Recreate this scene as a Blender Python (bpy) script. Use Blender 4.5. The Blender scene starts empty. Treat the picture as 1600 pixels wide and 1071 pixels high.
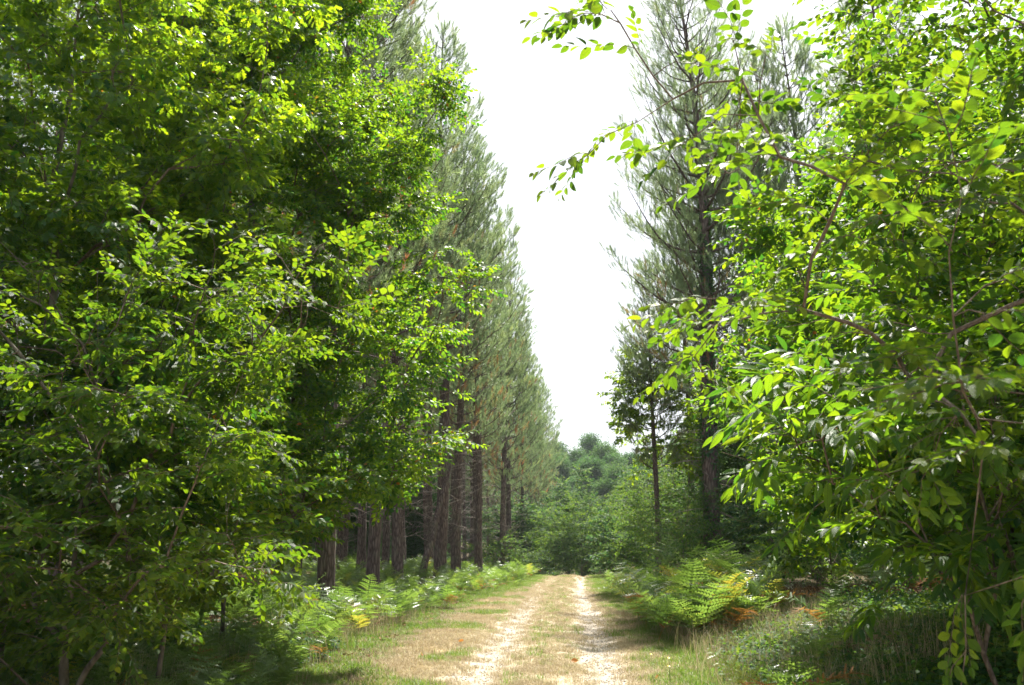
import bpy, math, random
import numpy as np
from mathutils import Vector, Matrix, Euler

R = math.radians
C = bpy.context.scene.collection
SC = bpy.context.scene
rng = np.random.default_rng(11)
random.seed(11)

# ------------------------------------------------------------------ camera
cam_d = bpy.data.cameras.new('camera')
cam = bpy.data.objects.new('camera', cam_d)
C.objects.link(cam)
cam.location = (0, 0, 1.6)
cam.rotation_euler = (R(90 + 12.5), 0, R(3.58))
cam_d.lens = 32
cam_d.sensor_width = 36
cam_d.clip_start = 0.05
cam_d.clip_end = 2000
cam_d.dof.use_dof = True
cam_d.dof.focus_distance = 9.0
cam_d.dof.aperture_fstop = 4.5
SC.camera = cam

# ------------------------------------------------------------------ world + sun
SUN_EL, SUN_AZ = 58.0, 13.0          # azimuth measured from +Y towards +X
world = bpy.data.worlds.new('World')
SC.world = world
world.use_nodes = True
wn, wl = world.node_tree.nodes, world.node_tree.links
wn.clear()
wo = wn.new('ShaderNodeOutputWorld')
wb = wn.new('ShaderNodeBackground')
sky = wn.new('ShaderNodeTexSky')
sky.sky_type = 'NISHITA'
sky.sun_disc = False
sky.sun_elevation = R(SUN_EL)
sky.sun_rotation = R(SUN_AZ)
sky.air_density = 1.0
sky.dust_density = 3.0
sky.ozone_density = 1.0
bw = wn.new('ShaderNodeRGBToBW')
mixw = wn.new('ShaderNodeMix'); mixw.data_type = 'RGBA'
mixw.inputs[0].default_value = 0.62       # thin high veil of cloud whitens the whole sky
wl.new(sky.outputs[0], bw.inputs[0])
wl.new(sky.outputs[0], mixw.inputs[6])
wl.new(bw.outputs[0], mixw.inputs[7])
veil = wn.new('ShaderNodeMix'); veil.data_type = 'RGBA'     # bright, even sheet of high cloud
veil.inputs[0].default_value = 0.72
veil.inputs[7].default_value = (4.25, 4.45, 4.7, 1)
wl.new(mixw.outputs[2], veil.inputs[6])
wl.new(veil.outputs[2], wb.inputs[0])
wb.inputs[1].default_value = 0.10
wl.new(wb.outputs[0], wo.inputs[0])

sun_d = bpy.data.lights.new('sun', 'SUN')
sun_d.energy = 5.0
sun_d.angle = R(0.55)
sun_d.color = (1.0, 0.95, 0.86)
sun = bpy.data.objects.new('sun', sun_d)
C.objects.link(sun)
sdir = Vector((math.sin(R(SUN_AZ)) * math.cos(R(SUN_EL)), math.cos(R(SUN_AZ)) * math.cos(R(SUN_EL)), math.sin(R(SUN_EL))))
sun.rotation_euler = sdir.to_track_quat('Z', 'Y').to_euler()
sun.location = sdir * 60

vs = SC.view_settings
vs.view_transform = 'Standard'
vs.look = 'None'
vs.gamma = 1
vs.use_curve_mapping = False
vs.exposure = 1.5
cy = SC.cycles
cy.max_bounces = 5
cy.diffuse_bounces = 2
cy.glossy_bounces = 2
cy.transmission_bounces = 3
cy.transparent_max_bounces = 4
cy.volume_bounces = 0
cy.use_denoising = True
cy.denoiser = 'OPENIMAGEDENOISE'
cy.sample_clamp_indirect = 6
cy.use_adaptive_sampling = False
cy.caustics_reflective = False
cy.caustics_refractive = False

# ------------------------------------------------------------------ helpers
def tag(o, label=None, cat=None, group=None, kind=None):
    if label: o['label'] = label
    if cat: o['category'] = cat
    if group: o['group'] = group
    if kind: o['kind'] = kind
    return o

def empty(name, loc=(0, 0, 0), rz=0.0, label=None, cat=None, group=None, parent=None):
    o = bpy.data.objects.new(name, None)
    o.empty_display_size = 0.2
    C.objects.link(o)
    o.location = loc
    o.rotation_euler = (0, 0, rz)
    if parent: o.parent = parent
    return tag(o, label, cat, group)

def mesh(name, V, F, mat=None, uv=None, smooth=False, attrs=None):
    V = np.asarray(V, dtype=np.float32).reshape(-1, 3)
    F = np.asarray(F, dtype=np.int32)
    m = bpy.data.meshes.new(name)
    m.vertices.add(len(V))
    m.vertices.foreach_set('co', V.ravel())
    if len(F):
        k = F.shape[1]
        m.loops.add(F.size)
        m.loops.foreach_set('vertex_index', F.ravel())
        m.polygons.add(len(F))
        m.polygons.foreach_set('loop_start', np.arange(0, F.size, k, dtype=np.int32))
        if smooth:
            m.polygons.foreach_set('use_smooth', np.ones(len(F), dtype=bool))
        if uv is not None:
            u = m.uv_layers.new(name='UVMap')
            u.data.foreach_set('uv', np.asarray(uv, dtype=np.float32)[F.ravel()].ravel())
    for an, (ty, data) in (attrs or {}).items():
        a = m.attributes.new(an, ty, 'POINT')
        if ty == 'FLOAT_VECTOR':
            a.data.foreach_set('vector', np.asarray(data, dtype=np.float32).ravel())
        else:
            a.data.foreach_set('value', np.asarray(data).ravel())
    m.update(calc_edges=True)
    if mat: m.materials.append(mat)
    return m

def link(name, me, parent=None, loc=None):
    o = bpy.data.objects.new(name, me)
    C.objects.link(o)
    if parent: o.parent = parent
    if loc is not None: o.location = loc
    return o

def cat_geo(parts):
    """join (V,F,uv,tint) tuples"""
    Vs, Fs, Us, Ts = [], [], [], []
    n = 0
    for V, F, U, T in parts:
        Vs.append(V); Fs.append(F + n); Us.append(U); Ts.append(T)
        n += len(V)
    return np.concatenate(Vs), np.concatenate(Fs), np.concatenate(Us), np.concatenate(Ts)

def stamp(V, F, U, T, M, tints=None):
    """copy a template geometry with many 3x4 matrices"""
    n = len(M)
    VV = np.einsum('nij,vj->nvi', M[:, :, :3], V) + M[:, None, :, 3]
    FF = (F[None] + (np.arange(n) * len(V))[:, None, None]).reshape(-1, F.shape[1])
    UU = np.tile(U, (n, 1))
    TT = np.tile(T, n) if tints is None else (np.tile(T, n) * 0.5 + np.repeat(tints, len(V)) * 0.5)
    return VV.reshape(-1, 3), FF, UU, TT

def norm(a):
    return a / np.maximum(np.linalg.norm(a, axis=-1, keepdims=True), 1e-9)

def frames(fwd, up, pos, scale):
    """3x4 matrices: local X = fwd, local Z close to up"""
    f = norm(fwd)
    s = norm(np.cross(up, f))
    u = np.cross(f, s)
    M = np.stack([f, s, u], axis=2) * scale[:, None, None]
    return np.concatenate([M, pos[:, :, None]], axis=2)

def snoise(x, y, s=1.0, seed=0.0):
    """cheap smooth noise, -1..1"""
    x = np.asarray(x, dtype=float) * s + seed * 7.3; y = np.asarray(y, dtype=float) * s + seed * 3.1
    return (np.sin(x * 1.7 + 1.3 * np.sin(y * 1.1 + seed)) + np.sin(y * 1.9 + 1.7 * np.sin(x * 0.8 - seed)) +
            0.5 * np.sin(3.1 * x - 2.3 * y + seed) + 0.5 * np.sin(2.7 * y + 3.9 * x + 2 * seed)) / 3.0

def sst(a, b, x):
    t = np.clip((np.asarray(x, dtype=float) - a) / (b - a), 0, 1)
    return t * t * (3 - 2 * t)

TX = -0.45                                    # middle of the track
def track_x(y):
    return TX + 0.10 * np.sin(np.asarray(y) * 0.09) + 0.6 * sst(30, 60, y)

def H(x, y):
    x = np.asarray(x, dtype=float); y = np.asarray(y, dtype=float)
    dx = x - track_x(y)
    z = 0.55 * sst(2.2, 5.5, dx) + 0.25 * sst(2.6, 6, -dx)
    z = z + 0.035 * snoise(x, y, 1.1, 1) * sst(1.0, 2.0, abs(dx)) + 0.12 * snoise(x, y, 0.25, 2) * sst(1.5, 5, abs(dx))
    z = z - 1.6 * sst(47, 75, y) + 15.0 * sst(115, 260, y) + 1.2 * snoise(x, y, 0.035, 3) * sst(100, 160, y)
    z = z + 10 * sst(60, 260, abs(x)) 
    rut = np.exp(-((abs(dx) - 0.76) / 0.24) ** 2)
    z = z - 0.05 * rut + 0.03 * np.exp(-(dx / 0.35) ** 2)
    return z

# ------------------------------------------------------------------ materials
def new_mat(name):
    m = bpy.data.materials.new(name)
    m.use_nodes = True
    m.node_tree.nodes.clear()
    return m, m.node_tree.nodes, m.node_tree.links

def ramp(nodes, stops):
    r = nodes.new('ShaderNodeValToRGB')
    e = r.color_ramp.elements
    while len(e) > 1: e.remove(e[-1])
    e[0].position, e[0].color = stops[0][0], (*stops[0][1], 1)
    for p, c in stops[1:]:
        k = e.new(p); k.color = (*c, 1)
    return r

def leaf_mat(name, cols, tcols, trans=0.5, rough=0.38, spec=0.5, veins=0.0, var_scale=0.6, per_tree=0.14):
    """cols / tcols: ramps over the per-leaf tint for reflected and transmitted light"""
    m, n, l = new_mat(name)
    out = n.new('ShaderNodeOutputMaterial')
    at = n.new('ShaderNodeAttribute'); at.attribute_name = 'tint'
    geo = n.new('ShaderNodeNewGeometry')
    noi = n.new('ShaderNodeTexNoise'); noi.inputs['Scale'].default_value = var_scale
    noi.inputs['Detail'].default_value = 1
    l.new(geo.outputs['Position'], noi.inputs['Vector'])
    oi = n.new('ShaderNodeObjectInfo')
    # tint + 0.35*(noise-0.5) + 0.12*(random-0.5)
    a1 = n.new('ShaderNodeMath'); a1.operation = 'MULTIPLY_ADD'
    a1.inputs[1].default_value = 0.30; 
    l.new(noi.outputs[0], a1.inputs[0]); l.new(at.outputs['Fac'], a1.inputs[2])
    a2 = n.new('ShaderNodeMath'); a2.operation = 'MULTIPLY_ADD'
    a2.inputs[1].default_value = per_tree
    l.new(oi.outputs['Random'], a2.inputs[0]); l.new(a1.outputs[0], a2.inputs[2])
    a3 = n.new('ShaderNodeMath'); a3.operation = 'SUBTRACT'; a3.inputs[1].default_value = 0.15 + per_tree * 0.6; a3.use_clamp = True
    l.new(a2.outputs[0], a3.inputs[0])
    r1 = ramp(n, cols); r2 = ramp(n, tcols)
    l.new(a3.outputs[0], r1.inputs[0]); l.new(a3.outputs[0], r2.inputs[0])
    pb = n.new('ShaderNodeBsdfPrincipled')
    pb.inputs['Roughness'].default_value = rough
    pb.inputs['Specular IOR Level'].default_value = spec
    l.new(r1.outputs[0], pb.inputs['Base Color'])
    tr = n.new('ShaderNodeBsdfTranslucent')
    l.new(r2.outputs[0], tr.inputs['Color'])
    mx = n.new('ShaderNodeMixShader'); mx.inputs[0].default_value = trans
    l.new(pb.outputs[0], mx.inputs[1]); l.new(tr.outputs[0], mx.inputs[2])
    l.new(mx.outputs[0], out.inputs['Surface'])
    if veins > 0:
        uvn = n.new('ShaderNodeUVMap'); uvn.uv_map = 'UVMap'
        sp = n.new('ShaderNodeSeparateXYZ'); l.new(uvn.outputs[0], sp.inputs[0])
        ab = n.new('ShaderNodeMath'); ab.operation = 'ABSOLUTE'
        l.new(sp.outputs[1], ab.inputs[0])
        ph = n.new('ShaderNodeMath'); ph.operation = 'MULTIPLY_ADD'; ph.inputs[1].default_value = -0.32
        l.new(ab.outputs[0], ph.inputs[0]); l.new(sp.outputs[0], ph.inputs[2])
        fq = n.new('ShaderNodeMath'); fq.operation = 'MULTIPLY'; fq.inputs[1].default_value = 2 * math.pi * 11
        l.new(ph.outputs[0], fq.inputs[0])
        sn = n.new('ShaderNodeMath'); sn.operation = 'SINE'; l.new(fq.outputs[0], sn.inputs[0])
        bp = n.new('ShaderNodeBump'); bp.inputs['Strength'].default_value = veins
        bp.inputs['Distance'].default_value = 0.0028
        l.new(sn.outputs[0], bp.inputs['Height'])
        l.new(bp.outputs[0], pb.inputs['Normal'])
        l.new(bp.outputs[0], tr.inputs['Normal'])
        vr = n.new('ShaderNodeMapRange'); vr.inputs['From Min'].default_value = 0.55; vr.inputs['From Max'].default_value = 1.0
        vr.inputs['To Min'].default_value = 1.0; vr.inputs['To Max'].default_value = 0.62
        l.new(sn.outputs[0], vr.inputs['Value'])
        mid = n.new('ShaderNodeMapRange'); mid.inputs['From Min'].default_value = 0.0; mid.inputs['From Max'].default_value = 0.07
        mid.inputs['To Min'].default_value = 0.6; mid.inputs['To Max'].default_value = 1.0
        l.new(ab.outputs[0], mid.inputs['Value'])
        vm = n.new('ShaderNodeMath'); vm.operation = 'MULTIPLY'
        l.new(vr.outputs[0], vm.inputs[0]); l.new(mid.outputs[0], vm.inputs[1])
        sc2 = n.new('ShaderNodeVectorMath'); sc2.operation = 'SCALE'
        l.new(r2.outputs[0], sc2.inputs[0]); l.new(vm.outputs[0], sc2.inputs['Scale'])
        l.new(sc2.outputs[0], tr.inputs['Color'])
    return m

HB_C = [(0.0, (0.014, 0.050, 0.020)), (0.45, (0.025, 0.080, 0.026)), (0.8, (0.050, 0.120, 0.026)), (0.93, (0.12, 0.19, 0.02)), (0.975, (0.30, 0.22, 0.03)), (1.0, (0.36, 0.13, 0.03))]
HB_T = [(0.0, (0.05, 0.20, 0.016)), (0.45, (0.245, 0.44, 0.013)), (0.8, (0.44, 0.60, 0.012)), (0.93, (0.55, 0.62, 0.02)), (0.975, (0.75, 0.45, 0.04)), (1.0, (0.65, 0.22, 0.04))]
def scale_stops(st, k): return [(p, tuple(min(1, a * b) for a, b in zip(c, k))) for p, c in st]
M_HORN = leaf_mat('hornbeam_leaf', HB_C, HB_T, 0.52, 0.45, 0.45, 0.9)
M_HORN_FAR = leaf_mat('hornbeam_leaf_small', HB_C, HB_T, 0.5, 0.5, 0.32)
M_OAK = leaf_mat('oak_leaf', scale_stops(HB_C, (1.05, 1.1, 1)), scale_stops(HB_T, (1.2, 1.1, 1)), 0.5, 0.42, 0.5)
M_CHEST = leaf_mat('chestnut_leaf', scale_stops(HB_C, (0.95, 1.0, 0.9)), scale_stops(HB_T, (1.1, 1.12, 1)), 0.52, 0.40, 0.5, 0.7)
M_BUSH = leaf_mat('bush_leaf', scale_stops(HB_C, (1.15, 1.15, 1.3)), scale_stops(HB_T, (0.7, 0.72, 2.5)), 0.40, 0.6, 0.18, 0, 0.25)
M_FARLEAF = leaf_mat('far_leaf', [(0.0, (0.025, 0.06, 0.035)), (0.45, (0.045, 0.105, 0.034)), (1.0, (0.12, 0.18, 0.045))], [(0.0, (0.04, 0.13, 0.05)), (0.45, (0.12, 0.26, 0.06)), (1.0, (0.36, 0.48, 0.07))], 0.36, 0.6, 0.15, 0, 0.09, 0.26)
M_IVY = leaf_mat('ivy_leaf', scale_stops(HB_C, (0.7, 0.8, 1.0)), scale_stops(HB_T, (0.6, 0.8, 1.0)), 0.3, 0.5, 0.3)
M_NEEDLE = leaf_mat('pine_needle',
    [(0.0, (0.09, 0.145, 0.085)), (0.5, (0.14, 0.21, 0.115)), (0.85, (0.19, 0.25, 0.125)), (0.95, (0.20, 0.15, 0.07)), (1.0, (0.30, 0.14, 0.07))],
    [(0.0, (0.18, 0.29, 0.13)), (0.5, (0.33, 0.44, 0.18)), (0.85, (0.44, 0.52, 0.18)), (0.95, (0.40, 0.26, 0.08)), (1.0, (0.45, 0.2, 0.08))], 0.45, 0.45, 0.5, 0, 0.12)
M_FERN = leaf_mat('bracken_green',
    [(0.0, (0.055, 0.10, 0.03)), (0.5, (0.10, 0.165, 0.05)), (0.75, (0.15, 0.20, 0.06)), (0.9, (0.26, 0.22, 0.04)), (1.0, (0.30, 0.14, 0.045))],
    [(0.0, (0.14, 0.28, 0.03)), (0.5, (0.28, 0.42, 0.06)), (0.75, (0.44, 0.54, 0.06)), (0.9, (0.60, 0.50, 0.05)), (1.0, (0.45, 0.2, 0.05))], 0.45, 0.40, 0.6, 0, 0.8)
M_FERN_DRY = leaf_mat('bracken_brown',
    [(0.0, (0.13, 0.055, 0.022)), (0.5, (0.24, 0.10, 0.035)), (1.0, (0.38, 0.22, 0.06))],
    [(0.0, (0.22, 0.09, 0.02)), (0.5, (0.42, 0.2, 0.04)), (1.0, (0.6, 0.4, 0.08))], 0.35, 0.6, 0.2, 0, 1.0)
M_STRAW = leaf_mat('dry_grass_blade',
    [(0.0, (0.22, 0.16, 0.11)), (0.4, (0.435, 0.345, 0.215)), (0.8, (0.56, 0.475, 0.31)), (1.0, (0.36, 0.40, 0.20))],
    [(0.0, (0.22, 0.15, 0.08)), (0.4, (0.38, 0.31, 0.17)), (0.8, (0.50, 0.44, 0.26)), (1.0, (0.42, 0.46, 0.14))], 0.30, 0.6, 0.2, 0, 1.4)
M_GRASS = leaf_mat('green_grass_blade',
    [(0.0, (0.05, 0.10, 0.02)), (0.5, (0.10, 0.17, 0.03)), (0.85, (0.22, 0.24, 0.07)), (1.0, (0.38, 0.30, 0.13))],
    [(0.0, (0.12, 0.28, 0.02)), (0.5, (0.24, 0.42, 0.03)), (0.85, (0.38, 0.44, 0.08)), (1.0, (0.45, 0.38, 0.14))], 0.38, 0.5, 0.35, 0, 1.0)
M_LITTER = leaf_mat('fallen_leaf',
    [(0.0, (0.07, 0.035, 0.018)), (0.5, (0.17, 0.08, 0.035)), (0.85, (0.24, 0.13, 0.06)), (1.0, (0.32, 0.20, 0.09))],
    [(0.0, (0.05, 0.02, 0.01)), (1.0, (0.2, 0.1, 0.03))], 0.12, 0.7, 0.15, 0, 1.0)

def bark_mat(name, c1, c2, sx=7.0, sz=1.6, strength=0.9, lichen=0.0):
    m, n, l = new_mat(name)
    out = n.new('ShaderNodeOutputMaterial')
    pb = n.new('ShaderNodeBsdfPrincipled'); pb.inputs['Roughness'].default_value = 0.9
    pb.inputs['Specular IOR Level'].default_value = 0.2
    tc = n.new('ShaderNodeTexCoord')
    mp = n.new('ShaderNodeMapping'); mp.inputs['Scale'].default_value = (sx, sx, sz)
    l.new(tc.outputs['Object'], mp.inputs[0])
    vo = n.new('ShaderNodeTexVoronoi'); vo.feature = 'DISTANCE_TO_EDGE'; vo.inputs['Scale'].default_value = 3
    no = n.new('ShaderNodeTexNoise'); no.inputs['Scale'].default_value = 3; no.inputs['Detail'].default_value = 6
    l.new(mp.outputs[0], no.inputs['Vector'])
    mxv = n.new('ShaderNodeMix'); mxv.data_type = 'VECTOR'; mxv.inputs[0].default_value = 0.25
    l.new(mp.outputs[0], mxv.inputs[4]); l.new(no.outputs['Color'], mxv.inputs[5])
    l.new(mxv.outputs[1], vo.inputs['Vector'])
    mu = n.new('ShaderNodeMath'); mu.operation = 'MULTIPLY_ADD'; mu.inputs[1].default_value = 2.2
    l.new(vo.outputs['Distance'], mu.inputs[0]); 
    n5 = n.new('ShaderNodeMath'); n5.operation = 'MULTIPLY_ADD'; n5.inputs[1].default_value = 0.9; n5.inputs[2].default_value = -0.3
    l.new(no.outputs[0], n5.inputs[0]); l.new(n5.outputs[0], mu.inputs[2])
    stops = [(0.0, c1), (0.9, c2)]
    r = ramp(n, stops)
    l.new(mu.outputs[0], r.inputs[0])
    col = r.outputs[0]
    if lichen:
        n2 = n.new('ShaderNodeTexNoise'); n2.inputs['Scale'].default_value = 2.2; n2.inputs['Detail'].default_value = 5
        l.new(tc.outputs['Object'], n2.inputs['Vector'])
        rr = ramp(n, [(0.52, (0, 0, 0)), (0.68, (lichen,) * 3)])
        l.new(n2.outputs[0], rr.inputs[0])
        mc = n.new('ShaderNodeMix'); mc.data_type = 'RGBA'
        l.new(rr.outputs[0], mc.inputs[0]); l.new(col, mc.inputs[6]); mc.inputs[7].default_value = (0.16, 0.18, 0.11, 1)
        col = mc.outputs[2]
    l.new(col, pb.inputs['Base Color'])
    bp = n.new('ShaderNodeBump'); bp.inputs['Strength'].default_value = strength; bp.inputs['Distance'].default_value = 0.03
    l.new(mu.outputs[0], bp.inputs['Height'])
    l.new(bp.outputs[0], pb.inputs['Normal'])
    l.new(pb.outputs[0], out.inputs['Surface'])
    return m
M_PINEBARK = bark_mat('pine_bark', (0.05, 0.036, 0.032), (0.20, 0.155, 0.138), 7, 1.5, 1.0, 0.4)
M_BARK = bark_mat('smooth_bark', (0.07, 0.06, 0.045), (0.20, 0.175, 0.14), 4, 2.0, 0.4, 0.6)
M_TWIG = bark_mat('twig_bark', (0.09, 0.065, 0.05), (0.21, 0.165, 0.13), 12, 6, 0.3, 0)
M_DEADWOOD = bark_mat('dead_branch_bark', (0.13, 0.11, 0.095), (0.34, 0.29, 0.25), 12, 4, 0.3, 0)

def ground_mat():
    m, n, l = new_mat('forest_soil')
    out = n.new('ShaderNodeOutputMaterial')
    pb = n.new('ShaderNodeBsdfPrincipled'); pb.inputs['Roughness'].default_value = 0.95
    pb.inputs['Specular IOR Level'].default_value = 0.15
    geo = n.new('ShaderNodeNewGeometry')
    n1 = n.new('ShaderNodeTexNoise'); n1.inputs['Scale'].default_value = 1.3; n1.inputs['Detail'].default_value = 8
    n2 = n.new('ShaderNodeTexNoise'); n2.inputs['Scale'].default_value = 22; n2.inputs['Detail'].default_value = 6
    for q in (n1, n2): l.new(geo.outputs['Position'], q.inputs['Vector'])
    r1 = ramp(n, [(0.3, (0.045, 0.035, 0.02)), (0.5, (0.10, 0.075, 0.04)), (0.65, (0.07, 0.085, 0.03)), (0.8, (0.16, 0.12, 0.06))])
    r2 = ramp(n, [(0.3, (0.35, 0.35, 0.35)), (0.7, (1.3, 1.2, 1.1))])
    l.new(n1.outputs[0], r1.inputs[0]); l.new(n2.outputs[0], r2.inputs[0])
    mm = n.new('ShaderNodeMix'); mm.data_type = 'RGBA'; mm.blend_type = 'MULTIPLY'; mm.inputs[0].default_value = 1
    l.new(r1.outputs[0], mm.inputs[6]); l.new(r2.outputs[0], mm.inputs[7])
    # verge: straw thatch close to the track (the grass really is dead there)
    at = n.new('ShaderNodeAttribute'); at.attribute_name = 'verge'
    nv = n.new('ShaderNodeMath'); nv.operation = 'MULTIPLY_ADD'; nv.inputs[1].default_value = 0.7; 
    l.new(n1.outputs[0], nv.inputs[0]); l.new(at.outputs['Fac'], nv.inputs[2])
    rv = ramp(n, [(0.72, (0, 0, 0)), (1.0, (1, 1, 1))])
    l.new(nv.outputs[0], rv.inputs[0])
    r3 = ramp(n, [(0.25, (0.18, 0.13, 0.07)), (0.5, (0.38, 0.29, 0.16)), (0.75, (0.52, 0.42, 0.25))])
    l.new(n2.outputs[0], r3.inputs[0])
    m2 = n.new('ShaderNodeMix'); m2.data_type = 'RGBA'
    l.new(rv.outputs[0], m2.inputs[0]); l.new(mm.outputs[2], m2.inputs[6]); l.new(r3.outputs[0], m2.inputs[7])
    l.new(m2.outputs[2], pb.inputs['Base Color'])
    bp = n.new('ShaderNodeBump'); bp.inputs['Strength'].default_value = 0.7; bp.inputs['Distance'].default_value = 0.04
    l.new(n2.outputs[0], bp.inputs['Height']); l.new(bp.outputs[0], pb.inputs['Normal'])
    l.new(pb.outputs[0], out.inputs['Surface'])
    return m

def track_mat():
    m, n, l = new_mat('sandy_track')
    out = n.new('ShaderNodeOutputMaterial')
    pb = n.new('ShaderNodeBsdfPrincipled'); pb.inputs['Roughness'].default_value = 0.95
    pb.inputs['Specular IOR Level'].default_value = 0.15
    geo = n.new('ShaderNodeNewGeometry')
    n1 = n.new('ShaderNodeTexNoise'); n1.inputs['Scale'].default_value = 2.2; n1.inputs['Detail'].default_value = 8
    n1.inputs['Roughness'].default_value = 0.65
    n2 = n.new('ShaderNodeTexNoise'); n2.inputs['Scale'].default_value = 38; n2.inputs['Detail'].default_value = 5
    n3 = n.new('ShaderNodeTexVoronoi'); n3.inputs['Scale'].default_value = 45
    for q in (n1, n2, n3): l.new(geo.outputs['Position'], q.inputs['Vector'])
    sand = ramp(n, [(0.25, (0.27, 0.22, 0.17)), (0.5, (0.40, 0.345, 0.28)), (0.8, (0.54, 0.48, 0.41))])
    straw = ramp(n, [(0.25, (0.28, 0.22, 0.15)), (0.5, (0.48, 0.41, 0.30)), (0.75, (0.60, 0.53, 0.41))])
    l.new(n2.outputs[0], sand.inputs[0]); l.new(n2.outputs[0], straw.inputs[0])
    at = n.new('ShaderNodeAttribute'); at.attribute_name = 'rut'
    nv = n.new('ShaderNodeMath'); nv.operation = 'MULTIPLY_ADD'; nv.inputs[1].default_value = 0.8
    l.new(n1.outputs[0], nv.inputs[0]); l.new(at.outputs['Fac'], nv.inputs[2])
    rv = ramp(n, [(0.50, (0, 0, 0)), (0.95, (1, 1, 1))])
    l.new(nv.outputs[0], rv.inputs[0])
    m2 = n.new('ShaderNodeMix'); m2.data_type = 'RGBA'
    l.new(rv.outputs[0], m2.inputs[0]); l.new(straw.outputs[0], m2.inputs[6]); l.new(sand.outputs[0], m2.inputs[7])
    l.new(m2.outputs[2], pb.inputs['Base Color'])
    hh = n.new('ShaderNodeMath'); hh.operation = 'ADD'
    l.new(n2.outputs[0], hh.inputs[0]); l.new(n3.outputs['Distance'], hh.inputs[1])
    bp = n.new('ShaderNodeBump'); bp.inputs['Strength'].default_value = 0.6; bp.inputs['Distance'].default_value = 0.02
    l.new(hh.outputs[0], bp.inputs['Height']); l.new(bp.outputs[0], pb.inputs['Normal'])
    l.new(pb.outputs[0], out.inputs['Surface'])
    return m

# ------------------------------------------------------------------ ground and track
def grid_sheet(xs, ys, zf):
    X, Y = np.meshgrid(xs, ys, indexing='ij')
    Z = zf(X, Y)
    V = np.stack([X, Y, Z], -1).reshape(-1, 3)
    nx, ny = len(xs), len(ys)
    i = np.arange(nx - 1)[:, None] * ny + np.arange(ny - 1)[None]
    F = np.stack([i, i + ny, i + ny + 1, i + 1], -1).reshape(-1, 4)
    return V, F

def spaced(lims):
    out = []
    for a, b, s in lims: out.append(np.arange(a, b, s))
    out.append(np.array([lims[-1][1]]))
    return np.concatenate(out)
xs = spaced([(-420, -60, 12), (-60, -14, 2.0), (-14, -5, 0.4), (-5, 4.5, 0.16), (4.5, 14, 0.4), (14, 60, 2.0), (60, 420, 12)])
ys = spaced([(-60, -4, 4), (-4, 22, 0.22), (22, 62, 0.6), (62, 130, 2.5), (130, 620, 12)])
def Hg(x, y):
    dx = abs(x - track_x(y))
    under = (1 - sst(1.25, 1.45, dx)) * (y < 64) * (y > -3)
    return H(x, y) - 0.08 * under
V, F = grid_sheet(xs, ys, Hg)
dxv = V[:, 0] - track_x(V[:, 1])
verge = (1 - sst(1.6, 3.3, abs(dxv))) * (1 - sst(60, 80, V[:, 1])) * 0.75
g = link('ground', mesh('ground', V, F, ground_mat(), smooth=True, attrs={'verge': ('FLOAT', verge)}))
tag(g, 'brown forest floor under the trees on both sides of the track', kind='structure')

us = np.linspace(-1.7, 1.7, 69)
ysT = np.concatenate([np.arange(-3, 22, 0.12), np.arange(22, 63.5, 0.35)])
U2, Y2 = np.meshgrid(us, ysT, indexing='ij')
X2 = U2 + track_x(Y2)
Z2 = H(X2, Y2) + 0.004 + 0.012 * snoise(X2, Y2, 5.0, 4) * 0.6 + 0.006 * snoise(X2, Y2, 17.0, 5) - 0.06 * sst(1.45, 1.7, abs(U2))
V = np.stack([X2, Y2, Z2], -1).reshape(-1, 3)
ny = len(ysT)
i = np.arange(len(us) - 1)[:, None] * ny + np.arange(ny - 1)[None]
F = np.stack([i, i + ny, i + ny + 1, i + 1], -1).reshape(-1, 4)
uu = U2.reshape(-1); yy = Y2.reshape(-1)
rutv = np.exp(-((uu - 0.76) / 0.32) ** 2) * 0.85 + np.exp(-((uu + 0.80) / 0.34) ** 2) * (0.70 - 0.25 * sst(18, 30, yy))
rutv = rutv * (1 - 0.45 * sst(28, 45, yy))
t = link('track', mesh('track', V, F, track_mat(), smooth=True, attrs={'rut': ('FLOAT', rutv)}))
tag(t, 'sandy farm track with two pale wheel ruts and dry grass between', kind='structure')

# ------------------------------------------------------------------ leaves, twigs
def leaf_geo(L=0.08, W=0.045, nseg=4, fold=0.25, curl=0.25, profile='ovate', petiole=0.008, tint=0.5):
    t = np.linspace(0, 1, nseg + 1)
    if profile == 'ovate': w = np.sin(np.pi * t ** 0.85) ** 0.75
    elif profile == 'serrate': w = np.sin(np.pi * t ** 0.85) ** 0.75 * (1 + 0.075 * np.where(np.arange(nseg + 1) % 2, 1, -1))
    elif profile == 'lance': w = np.sin(np.pi * t ** 0.9) ** 0.9
    elif profile == 'oak': w = np.sin(np.pi * (t * 0.96 + 0.02) ** 1.25) ** 0.8 * (0.74 + 0.34 * np.cos(t * np.pi * 2 * (nseg / 2.0)))
    else: w = np.sin(np.pi * t ** 0.6) ** 0.7
    w = np.maximum(w, 0.0) * W / 2
    x = petiole + t * L
    z = -curl * L * t ** 2
    V = np.zeros((nseg + 1, 3, 3))
    V[:, 0] = np.stack([x, w, z + fold * w], -1)
    V[:, 1] = np.stack([x, 0 * w, z], -1)
    V[:, 2] = np.stack([x, -w, z + fold * w], -1)
    uvs = np.zeros((nseg + 1, 3, 2))
    uvs[:, :, 0] = t[:, None]; uvs[:, 0, 1] = w / W * 2; uvs[:, 2, 1] = -w / W * 2
    F = []
    for k in range(nseg):
        for c in range(2):
            a = k * 3 + c
            F.append([a, a + 3, a + 4, a + 1])
    V = V.reshape(-1, 3)
    F = np.array(F)[:, ::-1]
    return V, F, uvs.reshape(-1, 2), np.full(len(V), tint)

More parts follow.
